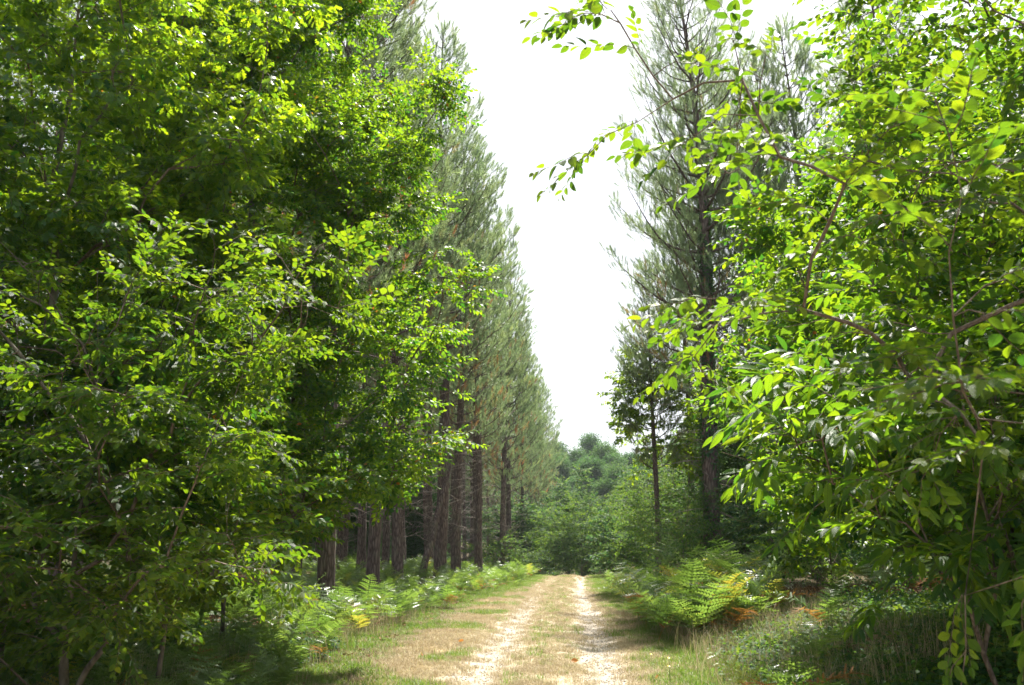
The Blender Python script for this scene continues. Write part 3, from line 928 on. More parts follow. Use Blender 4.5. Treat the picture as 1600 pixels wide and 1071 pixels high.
    brown = r.random(len(tp)) < 0.34 * np.clip(1 - hh * 3, 0, 1) + 0.010
    tint[brown] = r.uniform(0.95, 1.0, brown.sum())
    for k in range(3):
        sel = who == k
        V, F, U, T = stamp(*tv[k], Mx[sel], tint[sel])
        T = np.repeat(tint[sel], len(tv[k][0]))
        parts.append((V, F, U, T))
    V, F, U, T = cat_geo(parts)
    needles = mesh('pine_needles', V, F, M_NEEDLE, None, False, {'tint': ('FLOAT', T)})
    G = cat_geo(live); limbs = mesh('pine_branches', G[0], G[1], M_PINEBARK, smooth=True)
    G = cat_geo(dead); deadm = mesh('pine_dead_branches', G[0], G[1], M_DEADWOOD, smooth=True)
    print('pine', seed, 'tufts', len(tp), 'tris', len(F))
    return trunk, limbs, deadm, needles

def build_pine(ms, x, y, rz, s, label, group=None, tilt=(0, 0), name='pine_tree'):
    root = empty(name, (x, y, float(H(x, y))), rz, label, 'tree', group)
    root.scale = (s, s, s)
    root.rotation_euler = (tilt[0], tilt[1], rz)
    for nm, me in zip(('trunk', 'branches', 'dead_branches', 'needles'), ms):
        o = link(nm, me, root)
        if nm == 'needles': o['kind'] = 'stuff'
    return root
def copy_tree(root, x, y, rz, s, label, group, tilt=(0, 0)):
    c = root.copy(); C.objects.link(c)
    for ch in root.children:
        k = ch.copy(); C.objects.link(k); k.parent = c
    c.location = (x, y, float(H(x, y))); c.rotation_euler = (tilt[0], tilt[1], rz); c.scale = (s, s, s)
    c['label'] = label
    if group: c['group'] = group
    elif 'group' in c: del c['group']
    return c

PINES = [pine_meshes(101, 19.5, 0.19, 5.6, 2.9), pine_meshes(102, 19.0, 0.17, 6.4, 2.6), pine_meshes(103, 20.2, 0.21, 6.0, 3.0), pine_meshes(104, 18.6, 0.16, 5.2, 2.7)]
PINE_R = pine_meshes(110, 19.5, 0.23, 5.6, 3.4, 2.0, 1.25, 40, 0.0080, 16)
TRUNKY = pine_meshes(105, 18.5, 0.16, 10.5, 2.0, 1.6, 0.8)      # plantation interior: long bare boles
proto = [build_pine(p, 0, 0, 0, 1, 'x') for p in PINES]
used = [False] * 6
proto.append(build_pine(TRUNKY, 0, 0, 0, 1, 'x'))
def place_pine(k, x, y, rz, s, label, group, tilt=(0, 0)):
    if not used[k]:
        used[k] = True
        o = proto[k]
        o.location = (x, y, float(H(x, y))); o.rotation_euler = (tilt[0], tilt[1], rz); o.scale = (s, s, s)
        o['label'] = label
        if group: o['group'] = group
        return o
    return copy_tree(proto[k], x, y, rz, s, label, group, tilt)

G_EDGE = 'pines in the front row left of the track'
edge = [  # x, y, proto, scale, label, tilt
    (-5.0, 19.0, 1, 0.98, 'first pine of the left row, its bole standing in bracken beside the big hornbeam', (0, 0)),
    (-5.55, 26.0, 3, 1.05, 'second pine of the left row, thick grey-brown bole rising out of bracken', (0, 0)),
    (-5.3, 28.6, 1, 0.97, 'thinner pine close behind the thick second pine of the left row, leaning slightly', (0, R(-2))),
    (-4.5, 32.0, 2, 1.02, 'pine on the left with the dead leaning stem propped against its bole', (0, 0)),
    (-4.6, 37.5, 0, 1.0, 'pine just beyond the one with the leaning dead stem, many bare whitish branches', (0, R(1.5))),
    (-4.2, 42.5, 1, 0.98, 'left-row pine with a tuft-edged crown, third before the row thins', (0, 0)),
    (-4.7, 48.0, 3, 1.0, 'left-row pine above the far end of the bracken bed', (0, 0)),
    (-4.0, 55.0, 0, 0.97, 'left-row pine beside the crest of the track', (0, 0)),
    (-4.1, 63.0, 2, 0.98, 'left-row pine just past the crest of the track', (0, 0)),
    (-3.6, 72.0, 1, 0.99, 'distant left-row pine above the feathery grey-green bush', (0, 0)),
    (-3.5, 83.0, 3, 1.0, 'second last pine of the left row, small against the sky', (0, 0)),
    (-3.4, 97.0, 0, 1.05, 'last pine of the left row where it meets the far wood', (0, 0)),
]
re_ = np.random.default_rng(77)
for x, y, k, s, lab, tl in edge:
    place_pine(k, x, y, re_.uniform(0, 6.28), s, lab, G_EDGE, (tl[0] + re_.normal(0, 0.012), tl[1] + re_.normal(0, 0.018)))
kk = 0
for row, x0 in enumerate((-8.3, -11.6, -15.0, -18.6, -23, -28, -34)):
    y = 18.0 + row * 1.3
    while y < 100 - row * 5:
        xx = x0 + re_.normal(0, 0.5)
        k = 4 if (row > 0 or y > 26) and re_.random() < 0.75 else int(re_.integers(0, 4))
        nb_ = min(range(12), key=lambda q: abs(edge[q][1] - y - 3))
        ordn = ('first', 'thick second', 'thin third', 'leaning-stem', 'white-branched fifth', 'sixth', 'seventh', 'crest-side eighth', 'ninth', 'tenth', 'eleventh', 'last')[nb_]
        lab = ('slim second-row pine standing behind the %s pine of the left row' % ordn if row == 0 else
               'slender bare-boled pine %s the plantation, behind the %s left-row pine' % (('a little way into', 'a little way into', 'well inside', 'well inside', 'far inside', 'far inside', 'far inside')[row], ordn))
        place_pine(k, xx, y + re_.normal(0, 0.5), re_.uniform(0, 6.28), re_.uniform(0.92, 1.06), lab,
                   'pines of the second row left of the track' if row == 0 else 'pines deep in the left plantation', (re_.normal(0, 0.02), re_.normal(0, 0.02)))
        y += re_.uniform(3.2, 5.2) + row * 0.5
# right hand pines
rp = build_pine(PINE_R, 4.25, 28.0, 0.6, 1.06, 'tall ivy-clad pine on the right with a full see-through crown against the sky', None, (0, R(-0.8)))
right = [(5.0, 32.0, 2, 0.97, 'pine directly behind the ivy-clad pine, its bole showing just to the left of it'),
         (6.6, 30.5, 3, 0.98, 'pine to the right of the ivy-clad pine, its bole showing between hornbeam leaves'),
         (3.1, 33.0, 1, 0.62, 'smaller slim pine left of the ivy-clad pine, ending well below its neighbours'),
         (8.0, 31.0, 0, 1.0, 'pine with hazy crown behind the hornbeams on the right'),
         (9.2, 24.0, 1, 0.95, 'pine deeper in on the right, crown behind the tall hornbeam'),
         (4.9, 38.0, 4, 0.85, 'bare-boled pine in the gap between the slim pine and the ivy-clad pine')]
for x, y, k, s, lab in right:
    place_pine(k, x, y, re_.uniform(0, 6.28), s, lab, None)
for j in range(26):
    x = re_.uniform(6.5, 24); y = re_.uniform(28, 75)
    place_pine(int(re_.integers(0, 5)), x, y, re_.uniform(0, 6.28), re_.uniform(0.75, 0.95), 'hazy pine in the wood behind the right-hand shrubs and hornbeams', 'pines of the right-hand wood')
# leaning dead stem
P0 = np.array([-4.95, 30.4, float(H(-4.95, 30.4)) - 0.1]); P1 = np.array([-4.15, 32.0, 4.6])
u = np.linspace(0, 1, 9)[:, None]
Vq, Fq, _, _ = tube(P0 * 0 + (P1 - P0) * u + np.random.default_rng(3).normal(0, 0.015, (9, 3)), np.linspace(0.13, 0.07, 9), 10)
ls = empty('leaning_stem', tuple(P0), 0, 'dead pine stem leaning against the fourth pine of the left row', 'dead tree')
link('stem', mesh('stem', Vq, Fq, M_PINEBARK, smooth=True), ls)
rb = np.random.default_rng(4)
gg = []
for k in range(7):
    a = (P1 - P0) * rb.uniform(0.35, 0.95); d = norm(rb.normal(0, 1, 3) * np.array([1, 0.6, 0.5])) * rb.uniform(0.25, 0.7)
    gg.append(tube(np.array([a, a + d * 0.5 + [0, 0, 0.04], a + d]), [0.010, 0.007, 0.003], 4))
G = cat_geo(gg); link('dead_branches', mesh('dead_branches', G[0], G[1], M_DEADWOOD, smooth=True), ls)

# ivy on the right-hand pine
ri = np.random.default_rng(9)
n = 5200
zz = 0.2 + 11 * ri.random(n) ** 1.15
an = ri.uniform(0, 6.28, n)
rr = 0.24 * (1 - (zz / 19) ** 1.15) + np.abs(ri.normal(0.03, 0.05, n)) * (1.15 - zz / 14)
cl = np.sin(zz * 2.3 + 2 * np.cos(an)) + np.sin(an * 2 + zz * 0.9)
keep = cl > -0.7
Vtr = np.array([v.co[:] for v in PINE_R[0].vertices]).reshape(-1, 16, 3).mean(1)
zz, an, rr = zz[keep], an[keep], rr[keep]
px_ = np.interp(zz, Vtr[:, 2], Vtr[:, 0]) + rr * np.cos(an); py_ = np.interp(zz, Vtr[:, 2], Vtr[:, 1]) + rr * np.sin(an)
fw = np.stack([np.cos(an) * 0.6, np.sin(an) * 0.6, -0.7 + ri.normal(0, 0.3, len(an))], -1) + ri.normal(0, 0.4, (len(an), 3))
Mi = frames(fw, np.stack([np.cos(an), np.sin(an), 0.6 + 0 * an], -1), np.stack([px_, py_, zz], -1), ri.uniform(0.8, 1.5, len(an)))
lg = leaf_geo(L=0.07, W=0.065, nseg=2, fold=0.15, curl=0.2, profile='heart')
V, F, U, T = stamp(*lg, Mi, ri.uniform(0, 0.9, len(an)))
iv = link('ivy', mesh('ivy', V, F, M_IVY, U, True, {'tint': ('FLOAT', T)}), rp); iv['kind'] = 'stuff'

# ------------------------------------------------------------------ shrubs and far wood
def clump_geo(r, n, L, W, spread):
    """a loose clump of leaf-shaped faces"""
    p = r.normal(0, 1, (n, 3)) * np.array(spread)
    f = norm(p + r.normal(0, 0.6, (n, 3)) * np.array(spread) + np.array([0, 0, -0.1]))
    M = frames(f, np.tile([[0, 0, 1.0]], (n, 1)) + r.normal(0, 0.4, (n, 3)), p, r.uniform(0.7, 1.3, n))
    V = np.array([[0, 0, 0], [L * 0.5, W / 2, W * 0.12], [L, 0, -L * 0.12], [L * 0.5, -W / 2, W * 0.12]], dtype=float)
    F = np.array([[0, 3, 2, 1]])
    return stamp(V, F, np.zeros((4, 2)), np.full(4, 0.5), M, r.uniform(0, 1, n))

def bush_meshes(seed, h, rad, nlobe, ncl, per, leaf, mat, trunk_h=0.3, r0=0.08, zlow=0.1):
    r = np.random.default_rng(seed)
    lobes = []
    for k in range(nlobe):
        a = r.uniform(0, 6.28); q = r.uniform(0, 1) ** 0.5
        zc = r.uniform(zlow, 1.0)
        w = math.sin(min(1, 0.25 + zc * 0.9) * math.pi) ** 0.5 if zc > 0.4 else 0.9
        lobes.append((np.array([math.cos(a) * rad * 0.62 * q * w, math.sin(a) * rad * 0.62 * q * w, zc * (h * 0.86)]), rad * r.uniform(0.28, 0.48)))
    cl = [clump_geo(r, per, leaf, leaf * 0.6, (leaf * 1.3, leaf * 1.3, leaf * 0.6)) for _ in range(4)]
    pos, tn = [], []
    for k in range(ncl):
        c, rr_ = lobes[r.integers(0, nlobe)]
        v = r.normal(0, 1, 3); v /= np.linalg.norm(v)
        v[2] = abs(v[2]) * 0.9 if r.random() < 0.75 else v[2]
        p = c + v * rr_ * (r.uniform(0.45, 1.12) + 0.22 * abs(r.normal())) * np.array([1.2, 1.2, 0.82])
        pos.append(p); tn.append(0.42 + r.normal(0, 0.12))
    pos = np.array(pos); tn = np.array(tn)
    d = norm(pos - np.array([0, 0, h * 0.35]))
    M = frames(np.stack([d[:, 0], d[:, 1], d[:, 2] * 0.2], -1) + r.normal(0, 0.2, (ncl, 3)), np.tile([[0, 0, 1.0]], (ncl, 1)) + d * 0.5, pos, r.uniform(0.75, 1.3, ncl))
    who = r.integers(0, 4, ncl); parts = []
    for k in range(4):
        s = who == k
        V, F, U, T = stamp(*cl[k], M[s], tn[s])
        parts.append((V, F, U, T))
    V, F, U, T = cat_geo(parts)
    fol = mesh('bush_foliage', V, F, mat, None, False, {'tint': ('FLOAT', np.clip(T, 0, 0.9))})
    # limbs to each lobe
    tb = [tube(np.array([[0, 0, -0.3], [0.02, 0.01, trunk_h * 0.5], [0, 0.03, trunk_h], [0.05, 0, h * 0.55], [0, 0, h * 0.8]]), [r0 * 1.2, r0, r0 * 0.9, r0 * 0.5, r0 * 0.15], 8)]
    for c, rr_ in lobes:
        z1 = min(c[2] * 0.55, h * 0.5); a = np.array([0, 0, z1])
        tb.append(tube(np.array([a, (a + c) / 2 + [0, 0, 0.06 * h], c, c + (c - a) * 0.15]), [r0 * 0.35, r0 * 0.25, r0 * 0.15, 0.008], 4))
    G = cat_geo(tb)
    return mesh('bush_wood', G[0], G[1], M_BARK, smooth=True), fol

def build_bush(ms, name, cat, x, y, rz, s, label, group):
    root = empty(name, (x, y, float(H(x, y))), rz, label, cat, group)
    root.scale = s if hasattr(s, '__len__') else (s, s, s)
    link('trunk', ms[0], root)
    f = link('crown' if cat == 'tree' else 'foliage', ms[1], root); f['kind'] = 'stuff'
    return root

SHR = [bush_meshes(201 + k, 3.2, 1.7, 20, 2600, 8, 0.085, M_BUSH, 0.3, 0.05) for k in range(3)]
MID = [bush_meshes(221 + k, 8.0, 2.9, 34, 5200, 8, 0.12, M_FARLEAF, 1.5, 0.14, 0.12) for k in range(3)]
FAR = [bush_meshes(241 + k, 13.5, 3.6, 30, 3200, 7, 0.24, M_FARLEAF, 4, 0.2, 0.25) for k in range(4)]
rf = np.random.default_rng(55)
named = [  # kind, x, y, scale, label
    (SHR[1], 'shrub', 5.6, 11.0, 0.8, 'shaded shrub under the hornbeams on the right bank'),
    (MID[1], 'tree', -3.2, 80.0, 0.9, 'tree closing the view behind the feathery bush on the left'),
    (MID[2], 'tree', 5.6, 70.0, 1.0, 'yellow-green tree right of the hollow'),
    (MID[0], 'tree', -0.2, 88.0, 1.05, 'tree at the back of the dark hollow straight ahead'),
]
for ms, cat, x, y, s, lab in named:
    build_bush(ms, 'shrub' if cat == 'shrub' else 'broadleaf_tree', cat, x, y, rf.uniform(0, 6.28), (s, s, s * rf.uniform(0.95, 1.1)), lab, None)
# small oak leaning into the sky gap on the right
auto('oak_tree', 5.4, 34.5, (3.3, 34.2, 6.4), (2.1, 1.7, 2.7), 44, LIB_OAK, oak_sprays,
     'thin oak reaching left into the sky gap, below the tall right-hand pine', 36, zmin=2.6, top=7.5, sec_n=6, sec_r=0.7, sec_z=0.25, step=0.35, spray_p=0.6,
     spray_scale=(1.2, 1.8))
dull = [spray_mesh('dull_spray', rs, M_BUSH, 13, 0.45, dict(L=0.07, W=0.038, nseg=2, fold=0.25, curl=0.2), tilt=32, droop=0.1) for k in range(4)]
lush = [spray_mesh('lush_spray', rs, M_FARLEAF, 13, 0.5, dict(L=0.10, W=0.06, nseg=2, fold=0.25, curl=0.2), tilt=32, droop=0.1) for k in range(4)]
LIB_DULL = library('dull_sprays', [q[0] for q in dull]); LIB_LUSH = library('lush_sprays', [q[0] for q in lush])
BUSHES = [  # name, x, y, crown centre offset z, radii, boughs, lib, seed, label
    ('shrub', 3.2, 27.0, 1.6, (1.3, 1.4, 1.3), 22, 0, 'dull green shrub behind the yellow-green bracken on the right'),
    ('shrub', 3.5, 29.5, 1.9, (1.5, 1.6, 1.6), 24, 0, 'shrub to the left of the ivy-clad pine, below the slim pine'),
    ('shrub', 2.9, 34.5, 1.8, (1.4, 1.5, 1.5), 22, 0, 'loose olive shrub on the right where the track begins to crest'),
    ('shrub', 3.6, 40.0, 2.6, (1.9, 1.8, 2.3), 28, 0, 'tall olive shrub on the right in front of the dark hollow'),
    ('shrub', 2.7, 47.0, 1.8, (1.5, 1.6, 1.6), 22, 1, 'dark shrub on the right beside the crest of the track'),
    ('shrub', 6.4, 16.2, 1.6, (1.4, 1.5, 1.5), 22, 0, 'shaded shrub on the right bank beyond the orange fern'),
    ('shrub', 8.0, 19.5, 1.9, (1.8, 1.6, 1.8), 22, 0, 'dark shrub far back on the right, seen beneath the chestnut'),
    ('shrub', 8.6, 14.6, 1.5, (1.7, 1.4, 1.4), 20, 0, 'dark shrub far back under the shadowed hornbeam at the right edge'),
    ('shrub', 5.6, 22.0, 1.8, (1.4, 1.5, 1.6), 22, 0, 'shrub between the sunlit bracken and the foot of the ivy-clad pine'),
    ('shrub', 7.4, 23.5, 1.5, (2.0, 1.6, 1.5), 24, 0, 'low dark shrub behind the hornbeam that stands beyond the chestnut'),
    ('shrub', 10.2, 22.0, 1.6, (2.2, 1.6, 1.6), 24, 0, 'wide dark shrub at the back of the right bank, farthest to the right'),
    ('shrub', 11.0, 17.0, 1.6, (2.0, 1.6, 1.6), 20, 0, 'dark shrub at the far right behind the hanging leaves'),
    ('shrub', 5.6, 26.6, 2.0, (1.5, 1.5, 1.7), 22, 1, 'leafy shrub behind the foot of the ivy-clad pine'),
    ('shrub', -2.6, 59.0, 1.1, (2.0, 1.8, 1.3), 26, 0, 'feathery grey-green bush on the left just past the crest of the track'),
    ('shrub', -4.4, 54.0, 1.2, (1.4, 1.4, 1.1), 16, 0, 'low grey bush under the left pines beside the feathery one'),
    ('broadleaf_tree', 3.4, 57.0, 3.0, (2.4, 2.2, 2.8), 36, 0, 'dark tree standing at the right lip of the hollow beyond the crest'),
    ('broadleaf_tree', 4.8, 50.0, 3.6, (2.3, 2.2, 3.2), 34, 0, 'broad tree behind the olive shrub on the right'),
    ('broadleaf_tree', 0.9, 72.0, 4.6, (3.0, 2.6, 4.3), 44, 1, 'bright green rounded tree in the centre, beyond the end of the track'),
    ('broadleaf_tree', -2.2, 67.0, 3.4, (2.2, 2.2, 3.4), 34, 1, 'darker tree to the left of the bright rounded one, beyond the crest'),
    ('broadleaf_tree', 4.2, 66.0, 4.0, (2.6, 2.4, 3.8), 38, 1, 'bushy tree overhanging the hollow from the right, behind the dark one'),
    ('broadleaf_tree', -4.6, 74.0, 3.6, (2.3, 2.2, 3.5), 30, 1, 'low-branched tree crowding in behind the feathery bush on the left'),
    ('broadleaf_tree', 0.7, 60.5, 2.6, (2.2, 1.8, 2.5), 44, 0, 'dark low tree filling the hollow where the track drops from view'),
    ('broadleaf_tree', -0.9, 63.0, 3.0, (2.0, 1.8, 2.8), 40, 0, 'dark tree at the left side of the hollow where the track ends'),
    ('broadleaf_tree', 2.3, 64.0, 3.4, (2.2, 1.8, 3.1), 40, 1, 'green tree at the right side of the hollow, behind the dark low one'),
    ('broadleaf_tree', 7.6, 60.0, 4.4, (2.6, 2.4, 4.0), 30, 1, 'leafy tree seen through the right-hand pines beyond the olive shrub'),
]
DENS = 2.1
for k, (nm, x, y, cz, rad, nb, wh, lab) in enumerate(BUSHES):
    zb = float(H(x, y))
    auto(nm, x, y, (x, y, zb + cz), rad, nb, (LIB_DULL, LIB_LUSH)[wh], (dull, lush)[wh], lab, 300 + k, zmin=zb + (1.25 if 'hollow' in lab else 0.1), top=zb + cz + rad[2] * 0.6, cat='shrub' if nm == 'shrub' else 'tree',
         sec_n=8, sec_r=0.75, sec_z=0.3, step=0.35, spray_p=0.85, spray_scale=(0.9, 1.4) if y < 45 else (1.2, 1.9), shell=0.35)
for j in range(34):            # understorey closing the view between the boles
    left = j % 2 == 0
    x = rf.uniform(-40, -9) if left else rf.uniform(6, 26)
    y = rf.uniform(44, 78) if left else rf.uniform(24, 60)
    s = rf.uniform(0.7, 1.2)
    build_bush(SHR[j % 3] if rf.random() < 0.4 else MID[j % 3], 'understorey_tree', 'tree', x, y, rf.uniform(0, 6.28), (s, s, s * 0.9),
               'dark leafy understorey tree behind the pine boles left of the track' if left else 'leafy understorey tree deep in the wood right of the track',
               'understorey behind the left pines' if left else 'understorey of the right-hand wood')
for j in range(210):           # wood on the far slope
    y = 98 + 172 * rf.random() ** 0.8
    x = rf.uniform(-1, 1) * (18 + y * 0.24) + 4
    if y < 150 and abs(x - 1) < 9: y += 52
    s = rf.uniform(0.72, 1.1)
    build_bush(FAR[j % 4], 'far_tree', 'tree', x, y, rf.uniform(0, 6.28), (s, s, s * rf.uniform(0.9, 1.2)),
               'round-crowned tree %s, %s of the distant slope' % ('low down on the wooded rise' if y < 135 else ('halfway up the wooded rise' if y < 195 else 'on the skyline'),
               'left' if x < -18 else ('left of the middle' if x < 0 else ('right of the middle' if x < 20 else 'right'))), 'trees on the distant slope')

# ------------------------------------------------------------------ bracken
def frond_geo(r, L=0.95, npin=15, dry=0.0, arch=0.6, W=0.30):
    """one bracken frond: arched stalk, paired tapering pinnae cut into lobes"""
    stalk = 0.38 * L
    tot = L
    t = np.linspace(0, 1, 14)
    ang = R(78) - arch * 1.6 * t ** 1.3
    ds = (tot + 0) / 13
    P = np.zeros((14, 3))
    for k in range(1, 14):
        P[k] = P[k - 1] + ds * np.array([math.cos(ang[k]), 0, math.sin(ang[k])])
    parts = []
    V, F, U, T = tube(P, np.linspace(0.005, 0.0015, 14), 3)
    parts.append((V, F, U, np.full(len(V), 0.75)))
    tw = r.normal(0, 0.12)
    for k in range(npin):
        u = 0.30 + 0.70 * (k / npin) ** 0.9
        p = np.array([np.interp(u, t, P[:, i]) for i in range(3)])
        a = np.interp(u, t, ang)
        fwd = np.array([math.cos(a), 0, math.sin(a)])
        upn = np.array([-math.sin(a), 0, math.cos(a)])
        pl = W * (1 - ((u - 0.30) / 0.70)) ** 0.75 * (0.75 + 0.25 * min(1, k / 2)) + 0.02
        for sg in (1, -1):
            d = norm(np.array([0, sg * 1.0, 0]) + fwd * (0.34 + r.normal(0, 0.10)) + upn * (0.12 + r.normal(0, 0.22)))
            nz = norm(upn + np.array([0, tw, 0]) + r.normal(0, 0.28, 3))
            s = norm(np.cross(nz, d))
            nl = max(4, int(9 * pl / W))
            lob = []
            tt = r.uniform(0.3, 0.7)
            for q in range(nl):
                v = (q + 0.5) / nl
                c = p + d * pl * v - np.array([0, 0, 1]) * 0.12 * pl * v * v
                wl_ = 0.125 * pl * (1 - v) ** 0.7 + 0.005
                h_ = pl / nl * 0.5
                for s2 in (1, -1):
                    b = len(lob)
                    lob.append([c - d * h_, c + d * h_, c + s * s2 * wl_ + d * h_ * 1.3])
            lob = np.array(lob); nlb = len(lob)
            parts.append((lob.reshape(-1, 3), np.arange(nlb * 3).reshape(-1, 3), np.zeros((nlb * 3, 2)), np.full(nlb * 3, tt)))
    # unify to tris
    out = []
    for V, F, U, T in parts:
        if F.shape[1] == 4: F = np.concatenate([F[:, [0, 1, 2]], F[:, [0, 2, 3]]])
        out.append((V, F, U, T))
    return cat_geo(out)
rfn = np.random.default_rng(66)
FR = []
for k in range(7):
    V, F, U, T = frond_geo(rfn, L=rfn.uniform(0.85, 1.15), arch=rfn.uniform(0.45, 1.0), W=rfn.uniform(0.26, 0.36))
    FR.append(mesh('frond', V, F, M_FERN, None, False, {'tint': ('FLOAT', np.clip(T - 0.10 + rfn.normal(0, 0.10), 0, 0.8))}))
FRY = []
for k in range(2):
    V, F, U, T = frond_geo(rfn, L=1.0, arch=0.7, W=0.30)
    FRY.append(mesh('frond_yellow', V, F, M_FERN, None, False, {'tint': ('FLOAT', np.clip(T * 0.25 + 0.68, 0, 0.9))}))
FRB = []
for k in range(3):
    V, F, U, T = frond_geo(rfn, L=0.9, arch=1.1, W=0.24)
    FRB.append(mesh('frond_brown', V, F, M_FERN_DRY, None, False, {'tint': ('FLOAT', T)}))

def fern(x, y, s, label, group, nf=5, yellow=0.05, brown=0.08, r=rfn, name='bracken_fern'):
    root = empty(name, (x, y, float(H(x, y)) - 0.02), r.uniform(0, 6.28), label, 'fern', group)
    root.scale = (s, s, s * r.uniform(0.9, 1.1))
    a0 = r.uniform(0, 6.28)
    for k in range(nf):
        q = r.random()
        me = FRB[r.integers(0, 3)] if q < brown else (FRY[r.integers(0, 2)] if q < brown + yellow else FR[r.integers(0, 7)])
        o = link('frond', me, root)
        o.location = (r.normal(0, 0.05), r.normal(0, 0.05), 0)
        o.rotation_euler = (r.normal(0, 0.12), r.normal(-0.05, 0.18), a0 + k * 2.4 + r.normal(0, 0.3))
        sc_ = r.uniform(0.75, 1.1); o.scale = (sc_, sc_, sc_)
        if me in FRB: o['label'] = 'withered brown frond'
        elif me in FRY: o['label'] = 'yellowing frond'
    return root
pts = []
tries = 0
while len(pts) < 290 and tries < 40000:
    tries += 1
    y = 6.8 + 41 * rfn.random() ** 1.3
    x = -3.55 - 0.25 * math.sin(y * 0.5) + 1.55 * float(sst(20, 42, y)) + 0.1 - rfn.random() ** 1.4 * (5.0 if y > 16 else 3.5)
    mind = 0.29 + 0.007 * y
    if all((x - a) ** 2 + (y - b) ** 2 > mind ** 2 for a, b in pts):
        pts.append((x, y))
WHERE = ['under the low spreading hornbeam', 'under the big tiered hornbeam', 'by the first pine of the left row', 'by the second pine of the left row', 'by the thin pine behind the second one',
         'by the pine with the leaning dead stem', 'by the pine with bare whitish branches', 'by the sixth pine of the left row', 'at the far end of the bed near the crest']
SPOT = [(-4.2, 7.3), (-4.5, 12.0), (-5.0, 19), (-5.55, 25.0), (-5.3, 28.6), (-4.5, 32), (-4.6, 37.5), (-4.2, 42.5), (-3.5, 47.5)]
for x, y in pts:
    k = min(range(9), key=lambda q: abs(SPOT[q][1] - y) + 0.2 * abs(SPOT[q][0] - x))
    front = x > -4.2 + 1.3 * float(sst(20, 42, y))
    root = fern(x, y, rfn.uniform(0.5, 0.8) if y < 14 else rfn.uniform(0.68, 1.02), None, 'bracken left of the track', nf=int(rfn.integers(4, 7)), brown=0.10 if front else 0.04)
    kinds = [c.data.name for c in root.children]
    look = 'browning bracken' if any('brown' in q for q in kinds) else ('yellowing bracken' if any('yellow' in q for q in kinds) else 'green bracken')
    root['label'] = look + (' at the grass edge ' if front else ' deeper in the bed ') + WHERE[k]
# tall sunlit bracken on the right bank
pts = []
tries = 0
while len(pts) < 52 and tries < 9000:
    tries += 1
    y = 15.2 + 7.2 * rfn.random(); x = 1.5 + 2.3 * rfn.random() ** 1.2
    if all((x - a) ** 2 + (y - b) ** 2 > 0.30 ** 2 for a, b in pts): pts.append((x, y))
for x, y in pts:
    root = fern(x, y, rfn.uniform(1.25, 1.65), None, 'sunlit bracken on the right bank', nf=6, yellow=0.22, brown=0.06)
    kinds = [c.data.name for c in root.children]
    look = ('tall bracken with a rusty frond' if any('brown' in q for q in kinds) else ('tall bracken with yellow fronds' if any('yellow' in q for q in kinds) else 'tall all-green bracken'))
    root['label'] = look + (' beside the right verge, ' if x < 2.7 else ' back on the right bank, ') + ('nearest part' if y < 17.3 else ('middle' if y < 20 else 'far part'))
for j in range(16):
    y = 24 + 16 * rfn.random(); x = 1.4 + 1.4 * rfn.random()
    fern(x, y, rfn.uniform(0.7, 1.0), 'small bracken fern at the foot of the shrubs right of the track', 'bracken below the right-hand shrubs', nf=4)
for x, y, s, lab, ye, br_ in [(2.9, 11.6, 0.75, 'green bracken fern alone on the grassy right bank behind the orange one', 0.1, 0.1),
                              (3.6, 13.6, 0.9, 'bracken fern on the right bank just before the sunlit patch', 0.1, 0.1),
                              (1.78, 8.2, 1.1, 'orange and yellow bracken fern standing alone in the shade on the right', 0.35, 0.4),
                              (1.62, 7.0, 0.7, 'withered rusty bracken fern drooping below the orange one on the right', 0.0, 0.8),
                              (2.2, 9.3, 0.8, 'dull green bracken fern just behind the orange one', 0.2, 0.2)]:
    fern(x, y, s, lab, None, nf=5, yellow=ye, brown=br_)
# bracken too deep in the wood to count
npt = 1500
yb = 14 + 60 * rfn.random(npt); xb = -6.5 - 18 * rfn.random(npt) ** 1.3
yb = np.concatenate([yb, 17 + 38 * rfn.random(1500)]); xb = np.concatenate([xb, 4.8 + 17 * rfn.random(1500) ** 1.1]); npt = len(xb)
keep = np.abs(snoise(xb, yb, 0.3, 8)) > 0.12
xb, yb = xb[keep], yb[keep]; npt = len(xb)
az = rfn.uniform(0, 6.28, npt)
pos = np.stack([xb, yb, H(xb, yb)], -1)
M = frames(np.stack([np.cos(az), np.sin(az), rfn.normal(0, 0.15, npt)], -1), np.tile([[0, 0, 1.0]], (npt, 1)) + rfn.normal(0, 0.15, (npt, 3)), pos, rfn.uniform(0.7, 1.1, npt))
LIB_FR = library('fronds', FR + FRB[:1])
o = scatter('bracken', LIB_FR, M, rfn.integers(0, 8, npt)); tag(o, 'bracken covering the floor deeper among the pines on both sides', 'bracken', kind='stuff')

